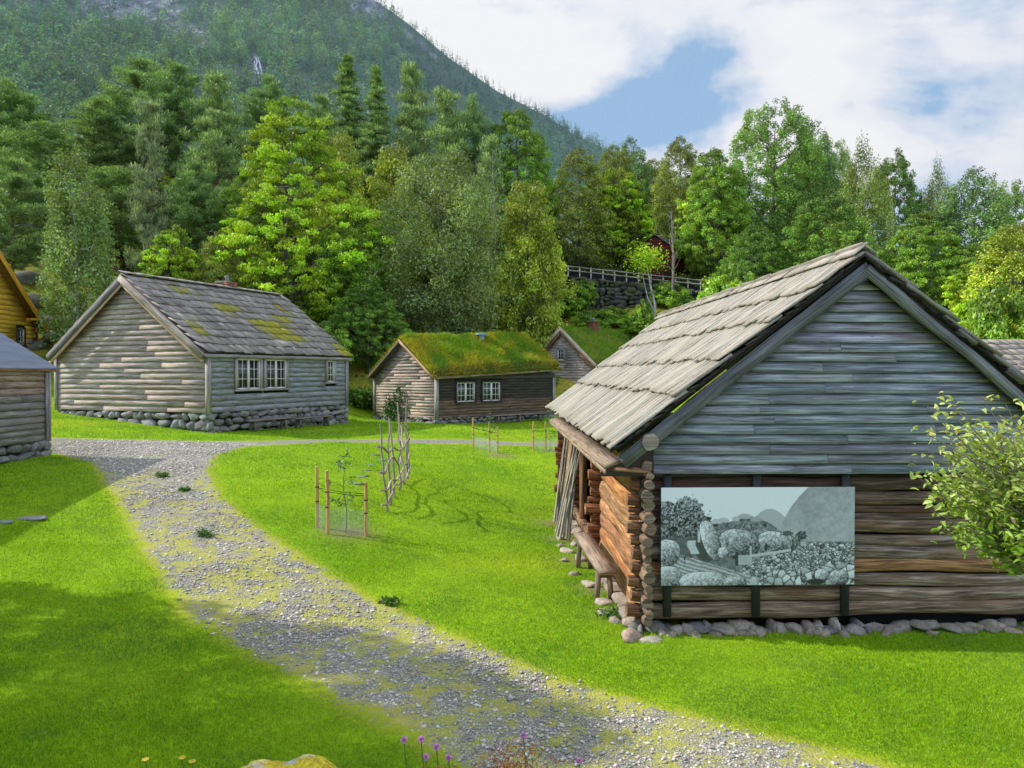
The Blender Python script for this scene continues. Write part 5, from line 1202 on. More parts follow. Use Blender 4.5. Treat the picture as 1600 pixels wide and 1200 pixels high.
def pine(name, seed, h=14., r=3.6, z0=.22, base=(.19, .30, .07), spruce=False, needles=62, tr=.19, whorls=26, irr=.3, shape=None, up=.15):
    global R; old = R; R = np.random.default_rng(seed)
    tb = MB(); ts = np.linspace(0, 1, 8); wx = np.cumsum(R.normal(size=8) * (.03 if spruce else .12)); wx -= wx[0]
    P = np.stack([wx, wx * .3, ts * h], 1); tb.tube(P, tr * (1 - ts * .92), 8, wob=.05)
    CC = []; CR = []; ND = []
    for k in range(whorls):
        t = (k + R.uniform(0, .6)) / whorls; zw_ = h * (z0 + (1 - z0) * t * .98)
        if shape: rr0 = r * shape(t)
        elif spruce: rr0 = r * (1 - t) ** .85 + .12
        else: rr0 = r * (sin(pi * min(1, .18 + .82 * t)) ** .6) * (1.05 - .25 * t) + .2
        for b in range(R.integers(4, 7) if not spruce else 7):
            z = zw_ + R.uniform(-.5, .5) * h / whorls * .9; a = R.uniform(0, 2 * pi); L = rr0 * R.uniform(1 - irr * 1.4, 1 + irr * .4); x0 = np.interp(z, P[:, 2], P[:, 0])
            dz = (-.28 * L + R.uniform(-.05, .1)) if spruce else L * R.uniform(-.05, .55)
            s = A(x0, x0 * .3, z); e = s + A(cos(a) * L, sin(a) * L, dz); m = (s + e) / 2 + A(0, 0, (-.04 if not spruce else .07) * L)
            tb.tube([s, m, e], [.05 * (1.2 - t), .032 * (1.2 - t), .012], 4, cap=False)
            nc = max(2, int(L * (2.4 if not spruce else 3.2)))
            for q in np.linspace(.38 if not spruce else .15, 1., nc):
                c = (1 - q) ** 2 * s + 2 * q * (1 - q) * m + q * q * e if False else (s * (1 - q) + e * q + (m - (s + e) / 2) * 4 * q * (1 - q))
                sp = .22 * L * (1.2 - q) if not spruce else .16 * L * (1.25 - q)
                CC.append(c + R.normal(size=3) * A(sp, sp, .04)); CR.append(R.uniform(.30, .58) if not spruce else R.uniform(.2, .34)); ND.append(R.uniform(.7, 1.3))
    CC = np.array(CC); CR = np.array(CR); ND = np.array(ND); n = len(CC); idx = np.repeat(np.arange(n), needles if n * needles < 42000 else int(42000 / n))
    d = R.normal(size=(len(idx), 3)); d /= np.linalg.norm(d, axis=1)[:, None]; dd = d * (R.uniform(0, 1, len(idx)) ** .45)[:, None]
    cen = CC[idx] + dd * CR[idx][:, None] * A(1.3, 1.3, .85 if not spruce else .75) + A(0, 0, .05)
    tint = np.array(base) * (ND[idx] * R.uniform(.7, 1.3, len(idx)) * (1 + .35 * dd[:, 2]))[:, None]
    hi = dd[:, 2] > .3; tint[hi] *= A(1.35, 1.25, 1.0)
    t3 = d * .8 + A(0, 0, up * 3)[None] + R.normal(size=d.shape) * .3; t3 /= np.linalg.norm(t3, axis=1)[:, None]
    b = np.cross(t3, R.normal(size=t3.shape)); b /= np.linalg.norm(b, axis=1)[:, None]
    ln = .13 * R.uniform(.7, 1.3, len(idx))[:, None]; w = .024
    V = np.stack([cen - t3 * ln - b * w, cen - t3 * ln + b * w, cen + t3 * ln + b * w * .6, cen + t3 * ln - b * w * .6], 1).reshape(-1, 3)
    cro = mesh_obj('crown', V, [quads_idx(len(cen))], M['needle'], T=np.repeat(tint, 4, 0))
    finish(name, tb, 'pine_bark', cro); R = old
G1 = (.47, .66, .03); G2 = (.30, .48, .045); G4 = (.22, .38, .045); G5 = (.29, .37, .11); G6 = (.50, .58, .06)
broad('mapleA', 101, G1, h=13, r=5.2, z0=.08, ncl=620, per=84, leaf=.080, crad=.44, lump=.85, flat=.38, lightvar=.35, env=lambda t: np.sin(pi * np.clip(.10 + .9 * t, 0, 1) ** 1.0) ** .75 * (1.05 - .35 * t), limbs=30)
broad('mapleB', 102, G1, h=7, r=3.0, z0=.1, ncl=300, per=60, leaf=.10, crad=.36, lump=.55, flat=.38, lightvar=.35)
broad('ash', 103, G2, h=13, r=4.4, z0=.12, ncl=620, per=84, leaf=.088, crad=.46, lump=.5, limbs=24)
broad('ash2', 104, G4, h=13, r=4.6, z0=.10, ncl=620, per=82, leaf=.085, crad=.47, lump=.45)
broad('birch', 105, (.30, .42, .12), h=12, r=2.4, z0=.06, ncl=230, per=90, leaf=.085, crad=.5, trunk_mat='birch_bark', tr=.13, droop=.9, flat=1.1, lump=.4, env=lambda t: np.sin(pi * np.clip(t * .88 + .06, 0, 1)) ** .7 * (1.05 - .3 * t), spread=1.0)
broad('birch2', 106, (.31, .40, .08), h=13, r=3.0, z0=.1, ncl=270, per=95, leaf=.085, crad=.6, trunk_mat='birch_bark', tr=.14, droop=1.1, flat=1.2, lump=.45, spread=1.0)
broad('willow', 107, G5, h=12, r=4.4, z0=.03, ncl=420, per=90, leaf=.075, crad=.75, lump=.3, flat=.9, hue=.08, elong=1.4, env=lambda t: np.sin(pi * np.clip(t * .86 + .07, 0, 1)) ** .6)
broad('golden', 108, G6, h=10, r=2.9, z0=.04, ncl=260, per=85, leaf=.10, crad=.6, lump=.4, flat=.7, env=lambda t: np.sin(pi * np.clip(t * .88 + .06, 0, 1)) ** .7 * (1.1 - .35 * t))
broad('olive', 109, (.36, .42, .08), h=12, r=3.6, z0=.1, ncl=460, per=74, leaf=.085, crad=.52, lump=.45)
broad('aspen', 110, (.27, .44, .08), h=15, r=4.0, z0=.12, ncl=640, per=82, leaf=.082, crad=.44, lump=.35, lean=.8, flat=1.0, env=lambda t: np.sin(pi * np.clip(t * .9 + .05, 0, 1)) ** .55, hue=.06)
broad('aspen2', 111, (.25, .40, .12), h=15, r=3.4, z0=.1, ncl=480, per=70, leaf=.095, crad=.5, lump=.5, lean=.6, flat=1.0)
broad('bush', 112, G2, h=3.2, r=2.1, z0=.0, ncl=110, per=80, leaf=.10, crad=.42, lump=.4, tr=.07, limbs=14)
pine('pineA', 201, h=15, r=3.8, z0=.2)
pine('pineB', 202, h=15, r=3.4, z0=.25, irr=.4, base=(.17, .29, .07))
pine('pineC', 203, h=14, r=2.8, z0=.15, irr=.5, base=(.22, .32, .085), shape=lambda t: .35 + .75 * (1 - t) ** .8)
pine('spruceA', 204, h=16, r=2.8, z0=.06, spruce=True, whorls=30, irr=.42, base=(.20, .31, .08))
pine('thinpine', 205, h=14, r=2.1, z0=.2, irr=.5, base=(.22, .29, .12), whorls=22, shape=lambda t: .5 + .6 * (1 - t))
KN = {'mapleA': (13, 5.2), 'mapleB': (7, 3.0), 'ash': (13, 4.4), 'ash2': (13, 4.6), 'birch': (12, 2.4), 'birch2': (13, 3.0), 'willow': (12, 4.4), 'golden': (10, 2.9), 'olive': (12, 3.6), 'aspen': (15, 4.0), 'aspen2': (15, 3.4), 'bush': (3.2, 2.1), 'pineA': (15, 3.8), 'pineB': (15, 3.4), 'pineC': (14, 2.8), 'spruceA': (16, 2.8), 'thinpine': (14, 2.1)}
NM = {'mapleA': 'maple_tree', 'mapleB': 'maple_tree', 'ash': 'ash_tree', 'ash2': 'ash_tree', 'birch': 'birch_tree', 'birch2': 'birch_tree', 'willow': 'willow_tree', 'golden': 'birch_tree', 'olive': 'alder_tree', 'aspen': 'aspen_tree', 'aspen2': 'aspen_tree', 'bush': 'shrub', 'pineA': 'pine_tree', 'pineB': 'pine_tree', 'pineC': 'pine_tree', 'spruceA': 'spruce_tree', 'thinpine': 'pine_tree'}
def tree(kind, x, y, h, r, label, group=None, sink=.15, rot=None, cat=None):
    H0, R0 = KN[kind]; e = empty(NM[kind], (x, y, float(tz(x, y)) - sink), R.uniform(0, 2 * pi) if rot is None else rot, label, cat or ('shrub' if kind == 'bush' else 'tree'), group)
    e.scale = (r / R0, r / R0, h / H0)
    for src in PROT[kind]:
        c = src.copy(); C.objects.link(c); c.parent = e
    return e
def tpx(kind, px, D, top, width, label, group=None):
    """a tree whose crown, at distance D, reaches the given height and width of the photograph"""
    x = (px - 800) / FP * D; zt = HC - (top - HY) / FP * D; zb = float(tz(x, D)); r = width / 2 / FP * D
    return tree(kind, x, D, max(zt - zb, 1.0) + .15, r, label, group)
TL = [
 ('birch', 130, 43, 228, 118, 'slender pale birch rising behind the left slope of the slate roofed house, white trunk showing'),
 ('mapleA', 452, 49, 150, 265, 'largest bright lime green maple directly above the mossy slate roof'),
 ('mapleB', 265, 45.5, 350, 105, 'small bright yellow green maple just behind the ridge of the slate roofed house'),
 ('willow', 692, 51, 250, 200, 'broad grey green willow standing behind the turf roofed house'),
 ('golden', 822, 53, 288, 118, 'rounded yellow green birch between the willow and the terrace wall'),
 ('ash', 552, 50, 330, 150, 'dense mid green tree between the big maple and the willow'),
 ('golden', 622, 58, 235, 110, 'yellowish birch peeping over the gap between the big maple and the willow'),
 ('ash2', 575, 46.5, 440, 120, 'low dark green leafy tree filling the gap between the two left houses'),
 ('olive', 345, 47, 360, 90, 'dull green young tree just behind the brick chimney of the slate roofed house'),
 ('pineB', 22, 62, 135, 120, 'dark pine at the very left edge of the wood'),
 ('pineA', 70, 58, 195, 150, 'wide dark pine behind the slender pale birch, low crown'),
 ('pineC', 150, 66, 160, 110, 'dark pine between the left edge pine and the paired round topped pines'),
 ('pineA', 222, 68, 96, 130, 'left one of the two tall round topped pines under the mountain'),
 ('pineB', 283, 66, 104, 120, 'right one of the two tall round topped pines under the mountain'),
 ('pineC', 345, 60, 118, 100, 'pointed dark pine left of the waterfall'),
 ('pineB', 424, 68, 122, 95, 'rounded dark pine just below the waterfall'),
 ('thinpine', 236, 50, 160, 62, 'thin greyish pine with bare trunk left of the big maple'),
 ('pineA', 180, 54, 260, 130, 'heavy dark pine right behind the slender birch'),
 ('pineB', 310, 53, 255, 100, 'dark pine between the thin greyish pine and the big maple'),
 ('pineA', 20, 48, 250, 130, 'low spreading pine at the left edge above the yellow house'),
 ('spruceA', 545, 70, 85, 120, 'tallest pointed spruce right of the waterfall'),
 ('spruceA', 590, 66, 104, 110, 'pointed spruce second to the right of the waterfall'),
 ('pineC', 645, 68, 102, 85, 'narrow dark spruce tip above the grey green willow'),
 ('pineC', 690, 64, 140, 95, 'shaggy dark conifer above the willow, right of the narrow spruce'),
 ('pineB', 738, 66, 160, 80, 'dark pine left of the round green tree in the middle'),
 ('pineA', 500, 64, 150, 90, 'dark pine hidden behind the right shoulder of the big maple'),
 ('ash', 812, 66, 172, 130, 'tall round mid green tree standing where the mountain slope meets the treetops'),
 ('pineC', 760, 60, 215, 70, 'dark conifer between the willow top and the tall round green tree'),
 ('olive', 905, 68, 232, 105, 'brownish olive tree left above the terrace wall, under the end of the mountain'),
 ('olive', 958, 72, 228, 90, 'second olive tree above the terrace wall'),
 ('aspen2', 990, 80, 218, 70, 'thin dark tree against the sky behind the olive trees'),
 ('olive', 1062, 74, 214, 90, 'loose olive tree against the sky, left of the tall leaning aspen'),
 ('mapleB', 968, 70, 262, 105, 'bright lime tree at the fence in front of the red house'),
 ('mapleB', 1100, 67, 275, 110, 'bright lime tree right of the red house'),
 ('ash', 1120, 63, 232, 120, 'mid green tree with pale limbs between lime tree and tall aspen'),
 ('aspen', 1205, 66, 174, 150, 'tallest leaning aspen of the right wood, windblown top'),
 ('aspen2', 1275, 68, 190, 95, 'aspen immediately right of the tallest one'),
 ('birch2', 1345, 60, 222, 95, 'yellowish drooping birch above the ridge of the log barn'),
 ('aspen', 1310, 72, 226, 80, 'dark aspen between the tallest aspen and the drooping birch'),
 ('ash2', 1395, 64, 238, 110, 'dark green tree right of the drooping birch'),
 ('birch2', 1462, 62, 254, 60, 'narrow birch with thin pointed top over the right roof slope'),
 ('aspen2', 1515, 60, 262, 120, 'bluish green loose aspen, second from the right edge'),
 ('aspen', 1580, 62, 285, 100, 'aspen with open crown at the right edge'),
 ('golden', 1590, 44, 355, 130, 'low bright yellow green tree at the right edge above the pale slate roof'),
 ('ash', 1440, 52, 330, 130, 'mid green tree just above the right roof slope of the log barn'),
 ('ash2', 1290, 56, 300, 150, 'broad dark tree right above the ridge of the log barn'),
 ('ash2', 1180, 57, 350, 110, 'dark leafy tree behind the roof planks left of the ridge'),
 ('ash', 1520, 50, 380, 110, 'shaded tree between the barn roof slope and the bright right edge tree'),
 ('ash2', 835, 68, 330, 90, 'dark tree at the left end of the terrace wall'),
 ('ash2', 640, 60, 330, 130, 'shaded tree in the wood behind the left side of the willow'),
 ('ash2', 760, 58, 330, 120, 'shaded tree in the wood behind the right side of the willow'),
 ('mapleB', 1530, 46, 400, 110, 'small lime tree left of the bright right edge tree'),
 ('golden', 530, 56, 215, 90, 'light green tree behind the right shoulder of the big maple'),
 ('ash', 392, 55, 260, 120, 'mid green tree half hidden by the left side of the big maple'),
 ('bush', 1008, 57, 470, 30, 'round dark green shrub on the bank above the turf roofed cottage'),
 ('bush', 925, 59, 485, 60, 'leafy shrub on the bank behind the brick chimney of the cottage'),
 ('bush', 1000, 57.5, 492, 60, 'light green shrub on the mossy bank left of the barn roof'),
 ('bush', 500, 44, 505, 90, 'green shrub right behind the far roof corner of the slate roofed house'),
 ('bush', 845, 55, 480, 70, 'dark shrub between the turf roof and the terrace wall'),
 ('bush', 880, 62, 462, 60, 'low leafy shrub before the left end of the terrace wall'),
 ('bush', 1075, 58.5, 462, 55, 'light shrub on the bank close to the barn roof planks'),
 ('bush', 960, 59.5, 480, 50, 'yellow green shrub in the middle of the mossy bank'),
 ('bush', 905, 63.5, 436, 55, 'dark creeping shrub covering the left part of the terrace wall'),
 ('bush', 1045, 61, 440, 60, 'green shrub hanging before the right part of the terrace wall'),
 ('olive', 1020, 82, 250, 110, 'olive tree standing behind the red house'),
 ('ash2', 950, 80, 262, 120, 'dark tree behind the two olive trees'),
 ('ash', 1240, 76, 235, 130, 'green tree filling the gap right of the tallest leaning aspen'),
 ('ash2', 1110, 78, 262, 110, 'dark tree behind the mid green tree with pale limbs'),
 ('bush', 1560, 40, 450, 120, 'shaded shrub behind the pale slate roof'),
 ('bush', 1150, 52, 420, 110, 'green shrub hanging over the right end of the terrace wall'),
]
for a in TL: tpx(*a)
# the two trees left of the view whose shade lies on the near lawn
tree('ash', -13.4, 9.1, 10.4, 2.7, 'leafy tree left of the near lawn, outside the picture, throwing dappled shade', rot=.6)
tree('ash2', -10.6, 5.4, 9.6, 2.8, 'second shade tree left of the near lawn, outside the picture', rot=2.2)
tree('ash', -10.0, 2.6, 9.0, 3.2, 'third shade tree beside the photographer, outside the picture', rot=4.)
# bare dead trunks
for px, D, top, lab in ((772, 56, 240, 'bare dead grey tree top between the willow and the round green tree'), (1050, 60, 330, 'bare pale dead trunk with crooked limbs above the fence')):
    x = (px - 800) / FP * D; zb = float(tz(x, D)); h = HC - (top - HY) / FP * D - zb; tb = MB()
    P = [(0, 0, 0), (.1, 0, h * .5), (-.1, 0, h)]; tb.tube(P, [.14, .09, .02], 6)
    for k in range(34):
        q = R.uniform(.35, .97); s = A(np.interp(q, [0, .5, 1], [0, .1, -.1]), 0, h * q); L = (1.15 - q) * R.uniform(1.2, 2.6); a = R.uniform(0, 6.3); e = s + A(cos(a) * L * .6, sin(a) * L * .6, L * .9); tb.tube([s, (s + e) / 2 + R.normal(size=3) * .1, e], [.03, .02, .008], 4, cap=False)
    root = empty('dead_tree', (x, D, zb), 0, lab, 'tree'); tb.build('trunk', M['twig'], root)
# undergrowth below the trees: one mass
def scatter_leaves(n, fx, fy, hz, cl, base, size, seed, cond=None):
    r = np.random.default_rng(seed); x = r.uniform(*fx, n); y = r.uniform(*fy, n)
    if cond is not None: k = cond(x, y); x, y = x[k], y[k]
    n = len(x); hh = hz * (.3 + .9 * vnoise(x, y, .8, seed)) * r.uniform(.4, 1, n); idx = np.repeat(np.arange(n), cl)
    d = r.normal(size=(len(idx), 3)); d /= np.linalg.norm(d, axis=1)[:, None]; d *= (r.uniform(0, 1, len(idx)) ** .4)[:, None]
    c = np.stack([x[idx], y[idx], tz(x, y)[idx] + hh[idx] * .55], 1) + d * np.stack([hh[idx] * .6, hh[idx] * .6, hh[idx] * .5], 1)
    b = np.array(base)[r.integers(0, len(base), n)][idx] * r.uniform(.6, 1.4, (len(idx), 1))
    return leaf_quads(c, size * r.uniform(.6, 1.4, len(idx)), rng=r), np.repeat(b, 4, 0)
V, T_ = scatter_leaves(3400, (-46, 46), (47, 78), 2.2, 52, [(.07, .14, .02), (.10, .19, .025), (.15, .22, .03), (.05, .09, .02), (.18, .26, .03)], .13, 5, lambda x, y: ((x < 2.5) | (x > 14.5) | (y > 67)) & ~((x < -17) & (y < 55)) & ~((x < -13) & (x > -22) & (y < 51)))
tag(mesh_obj('undergrowth', V, [quads_idx(len(V) // 4)], M['leaf'], T=T_), 'dark leafy undergrowth beneath the trees', 'undergrowth', kind='stuff')
V, T_ = scatter_leaves(1100, (-36, 18), (42.5, 64), .5, 46, [(.34, .36, .03), (.46, .40, .04), (.20, .29, .03), (.48, .36, .07), (.24, .13, .05)], .07, 15, lambda x, y: ((x > 2.5) | (x < -17) | (y < 49)) & ~((x > -16.5) & (x < -9) & (y < 40)) & ((x < 2) | (y > 54)) & ~((x > 3) & (x < 12) & (y < 58)) & (y - .25 * np.abs(x + 2) * (x < 0) * 0 > 44) )
tag(mesh_obj('slope_plants', V, [quads_idx(len(V) // 4)], M['leaf'], T=T_), 'yellow green heather, ferns and dry grass on the slope', 'plants', kind='stuff')
# rocks in the left slope
rks = [(70, 470, 46, 1.0), (85, 500, 45, .8), (60, 455, 48, 1.1), (100, 515, 45, .7), (30, 460, 47, .9), (115, 495, 46, .6), (45, 440, 50, 1.0), (180, 410, 52, .9), (60, 520, 44, .6), (280, 350, 58, 1.5), (325, 352, 60, 1.3), (30, 395, 56, 1.2), (90, 540, 43, .4), (410, 425, 50, .8)]
for px, py, D, s in rks:
    x = (px - 800) / FP * D; mb = MB(); mb.stone((0, 0, 0), (s, s * .8, s * .55), rotz(R.uniform(0, 3)), e=.8, rough=.16, moss=.4, tint=(.95, .95, 1)); o = mb.build('slope_rock', M['stone']); o.location = (x, D, float(tz(x, D)) + s * .1)
    tag(o, 'grey rock outcrop sticking out of the yellow slope behind the left houses', 'rock', 'rocks in the left slope')
# ------------------------------------------------ terrace wall and fence
def wpt(px, D): return A((px - 800) / FP * D, D, 0)
wa, wb = wpt(846, 65), wpt(1118, 60.5); Lw = np.linalg.norm(wb - wa); dw = (wb - wa) / Lw; nw = A(dw[1], -dw[0], 0)
topf = lambda s: np.interp(s / Lw, [0, 1], [HC + (582 - 428) / FP * 65, HC + (582 - 458) / FP * 60.5])
root = empty('terrace_wall', (wa[0], wa[1], float(tz(wa[0], wa[1]))), 0, 'dark dry stone terrace wall below the wooden fence on the hillside', 'wall'); z0_ = root.location[2]
mb = MB(); s = 0
while s < Lw:
    w_ = R.uniform(.3, .8); p = wa + dw * (s + w_ / 2); zt = topf(s); z = float(tz(p[0], p[1])) - R.uniform(.3, .9)
    while z < zt - .1:
        h_ = min(R.uniform(.22, .6), zt - z); 
        mb.stone((p[0] - wa[0] + R.uniform(-.1, .1), p[1] - wa[1] + R.uniform(-.15, .1), z + h_ / 2 - z0_), (w_ * .6, .42, h_ * .62), rotz(math.atan2(dw[1], dw[0]) + R.uniform(-.15, .15)), tint=hsv_jit(1, .4, .05)[0], e=.7, rough=.13, moss=R.uniform(0, .6)); z += h_ * .95
    s += w_ * .9
mb.build('stonework', M['dark_stone'], root)
mb = MB(); q = [wa - nw * -.0 + A(0, 0, 0), wb]
mb.beam((0 - nw[0] * .45, -nw[1] * .45, 1.1), (wb[0] - wa[0] - nw[0] * .45, wb[1] - wa[1] - nw[1] * .45, float(topf(Lw)) - z0_ - 1.2), (0, 0, 3.), nw * .3); mb.build('wall_core', M['dark'], root)
root = empty('wooden_fence', (wa[0], wa[1], float(topf(0))), 0, 'pale post and rail fence running along the top of the terrace wall', 'fence'); z0_ = root.location[2]
fo = -nw * .2 + A(0, 0, .0)
for k in range(15):
    s = .3 + k * (Lw - .5) / 14; p = dw * s + fo; zt = topf(s) - z0_
    mb = MB(); mb.beam(p + A(0, 0, zt - .35), p + A(R.uniform(-.03, .03), 0, zt + .95), dw * .1, nw * .1, tint=(1.9, 1.9, 1.8)); mb.build('post', M['pole'], root)
for hh in (.55, .88):
    mb = MB(); mb.beam(fo + A(0, 0, hh) + nw * .08, dw * Lw + fo + nw * .08 + A(0, 0, topf(Lw) - z0_ + hh), A(0, 0, .09), nw * .04, nseg=16, wob=.02, tint=(1.1, 1.1, 1.05)); mb.build('rail', M['pole'], root)
# small crooked trees on the bank in front of the wall
for px, D, top, sp, lab in ((1022, 58.5, 400, .9, 'crooked little tree with pale stem in front of the terrace wall'),):
    x = (px - 800) / FP * D; zb = float(tz(x, D)); h = HC - (top - HY) / FP * D - zb; root = empty('crooked_tree', (x, D, zb), 0, lab, 'tree'); tb = MB()
    tb.tube([(0, 0, 0), (.05, 0, h * .25), (-.3, 0, h * .55), (-.7, 0, h)], [.12, .1, .07, .03], 7); tb.tube([(0, 0, h * .15), (-.5, 0, h * .35), (-.9, 0, h * .7)], [.06, .05, .02], 6); tb.build('trunk', M['birch_bark'], root)
    n = 1500; c = R.normal(size=(n, 3)) * A(.7, .6, .5) + A(-.6, 0, h * .95); o = crown_obj('crown', c, .09, np.array(G1) * R.uniform(.7, 1.3, (n, 1)), M['leaf']); o.parent = root
# ------------------------------------------------ fern clump and climber by the middle houses
def leafy(name, loc, n, rad, leaf, base, label, cat, stems=8, hgt=1., mat='leaf', elong=1.3, cloud=None, group=None):
    root = empty(name, loc, 0, label, cat, group); tb = MB(); c = []
    for k in range(stems):
        a = R.uniform(0, 6.3); rr = R.uniform(.2, 1) * rad; e = A(cos(a) * rr, sin(a) * rr, hgt * R.uniform(.5, 1)); m = A(e[0] * .35, e[1] * .35, e[2] * .65); tb.tube([(0, 0, 0), m, e], [.018, .012, .005], 4, cap=False)
        q = R.uniform(.25, 1.05, n // stems)[:, None]; c.append(A(0, 0, 0) * (1 - q) ** 2 + 2 * q * (1 - q) * m + q * q * e + R.normal(size=(n // stems, 3)) * rad * .16)
    tb.build('stem', M['twig'], root); c = np.concatenate(c)
    o = crown_obj('foliage', c, leaf * R.uniform(.7, 1.3, len(c)), np.array(base) * R.uniform(.65, 1.35, (len(c), 1)), M[mat], elong); o.parent = root; return root
f0 = hit(566, 636, 30); leafy('fern', (f0[0], f0[1], f0[2]), 2600, 1.0, .10, (.13, .24, .02), 'bright green fern clump left of the turf roofed house', 'fern', 22, .9)
f0 = hit(592, 640, 30); leafy('fern', (f0[0], f0[1], f0[2]), 1600, .7, .09, (.09, .17, .02), 'darker low fern touching the gable of the turf roofed house', 'fern', 16, .6)
q = wp2(-2.6, -.35); root = empty('climbing_shrub', (q[0], q[1], float(tz(*q))), ANG2, 'leafy espalier shrub trained against the pale gable of the turf roofed house', 'shrub')
tb = MB(); cc = []
for k in range(11):
    ex = R.uniform(-1.3, 1.0); ez = R.uniform(.5, 1.75) * (1 - .25 * abs(ex)); tb.tube([(0, 0, 0), (ex * .4, .05, ez * .6), (ex, .1, ez)], [.02, .014, .006], 4, cap=False); q_ = R.uniform(.3, 1.05, 95)[:, None]; cc.append(2 * q_ * (1 - q_) * A(ex * .4, .05, ez * .6) + q_ ** 2 * A(ex, .1, ez) + R.normal(size=(95, 3)) * A(.13, .05, .11))
tb.build('stem', M['twig'], root); cc = np.concatenate(cc); o = crown_obj('foliage', cc, .062 * R.uniform(.7, 1.3, len(cc)), np.array((.05, .115, .02)) * R.uniform(.6, 1.5, (len(cc), 1)), M['leaf'], 1.2); o.parent = root
# ------------------------------------------------ tree guards with saplings
def guard(px, py, D, offs, hs, label, slabel, netside=.55):
    z = HC - (py - HY) / FP * D; c = A((px - 800) / FP * D, D, 0); c[2] = float(tz(c[0], c[1]))
    root = empty('tree_guard', tuple(c), 0, label, 'tree guard'); P = []
    for (ox, oy), h in zip(offs, hs):
        g0 = float(tz(c[0] + ox, c[1] + oy)) - c[2]; mb = MB(); mb.tube([(ox, oy, g0 - .1), (ox + R.uniform(-.015, .015), oy, g0 + h * .5), (ox + R.uniform(-.02, .02), oy, g0 + h)], [.033, .032, .031], 10, (1, .95, .85), captint=(1.2, 1.2, 1.1)); st = mb.build('stake', M['stake'], root)
        mb = MB(); 
        for q in (.42, .66): mb.tube([(ox, oy, g0 + h * q), (ox, oy, g0 + h * q + .02)], .037, 10)
        mb.build('tie', M['dark'], st); P.append(A(ox, oy, g0))
    mb = MB(); V = []; F = []; U = []; ring = P + [P[0]]; hN = .46; s0 = 0; pts = []
    for a, b in zip(ring[:-1], ring[1:]):
        for q in np.linspace(0, 1, 7)[:-1]: pts.append(a + (b - a) * q + A(0, 0, 0))
    pts.append(ring[0]); pts = np.array(pts); cen_ = np.mean(P, 0); dv = pts - cen_; dv[:, 2] = 0; dv /= np.linalg.norm(dv, axis=1)[:, None]; pts = pts + dv * (.035 + .03 * np.sin(np.arange(len(pts)) * 1.7))[:, None]
    seg = np.r_[0, np.cumsum(np.linalg.norm(np.diff(pts, axis=0), axis=1))]
    for i in range(len(pts) - 1):
        a, b = pts[i], pts[i + 1]; V += [a, b, b + A(0, 0, hN), a + A(0, 0, hN)]; F.append([4 * i, 4 * i + 1, 4 * i + 2, 4 * i + 3]); U.append([(seg[i], 0), (seg[i + 1], 0), (seg[i + 1], hN), (seg[i], hN)])
    mb.add(V, [np.array(F)], [np.array(U)]); mb.build('netting', M['net'], root)
    mb = MB()
    for hz_ in (.78, ): 
        for i in range(3): a = P[i] + A(0, 0, hz_); b = P[(i + 1) % 3] + A(0, 0, hz_ - .03); mb.tube([a, (a + b) / 2 - A(0, 0, .02), b], .006, 4)
    mb.build('tie_string', M['dark'], root)
    # sapling
    h = max(hs) * 1.18; s = empty('apple_sapling', tuple(c + A(.02, .05, 0)), 0, slabel, 'sapling'); tb = MB()
    ts = np.linspace(0, 1, 8); P2 = np.stack([.03 * np.sin(ts * 7), .02 * np.cos(ts * 5), ts * h], 1); tb.tube(P2, .013 * (1 - ts * .7), 6, (.9, .8, .75)); cl = []
    for k in range(7):
        q = R.uniform(.3, .95); a = R.uniform(0, 6.3); b = A(.03 * sin(q * 7), .02, q * h); e = b + A(cos(a) * .3, sin(a) * .3, .12) * R.uniform(.5, 1.2); tb.tube([b, e], [.007, .003], 4, cap=False); cl.append(e + R.normal(size=(16, 3)) * .05)
    cl.append(P2[-1] + R.normal(size=(34, 3)) * A(.07, .07, .12)); tb.build('stem', M['twig'], s); cl = np.concatenate(cl)
    o = crown_obj('leaves', cl, .030 * R.uniform(.7, 1.3, len(cl)), np.array((.10, .17, .06)) * R.uniform(.6, 1.6, (len(cl), 1)), M['leaf'], 1.2); o.parent = s
    return root
guard(536, 832, 14.15, [(-.55, .25), (-.27, -.12), (.42, -.02)], [1.15, 1.16, 1.0], 'nearest tree guard of three round stakes and wire netting on the lawn', 'thin apple sapling in the nearest tree guard, few leaves')
guard(764, 708, 29.2, [(-.62, .35), (.02, -.1), (.33, -.45)], [1.15, 1.1, 1.0], 'middle tree guard of three stakes on the lawn before the turf roofed house', 'leafy apple sapling in the middle tree guard')
guard(858, 706, 29.6, [(-.62, .0), (-.12, .3), (.50, -.2)], [1.12, 1.1, 1.05], 'tree guard half hidden by the eave of the log barn', 'leafy apple sapling in the guard beside the log barn eave')
# ------------------------------------------------ stick trellis
ta, tb_ = A(-2.66, 16.2, 0), A(-2.68 + .08, 20.6, 0); ta = A((603 - 800) / FP * 16.2, 16.2, 0); tb_ = A((641 - 800) / FP * 20.4, 20.4, 0)
root = empty('stick_trellis', (ta[0], ta[1], float(tz(ta[0], ta[1]))), 0, 'rustic trellis of crooked sticks standing on the lawn', 'trellis'); z0_ = root.location[2]; NP = 7; tops = []
for k in range(NP):
    q = (k + R.uniform(-.1, .1) * (0 < k < NP - 1)) / (NP - 1); p = (tb_ - ta) * q; g0 = float(tz(ta[0] + p[0], ta[1] + p[1])) - z0_; h = R.uniform(1.75, 2.05) if k else 1.85
    pts = [p + A(R.normal() * .02 - t * .12 * (1 if k % 2 == 0 else .3), R.normal() * .03, g0 - .08 + t * (h + .08)) for t in np.linspace(0, 1, 8)]
    mb = MB(); mb.tube(pts, np.linspace(.031, .017, 8), 7, (1.5, 1.4, 1.3), wob=.15)
    mb.build('upright_stick', M['twig'], root); tops.append(pts)
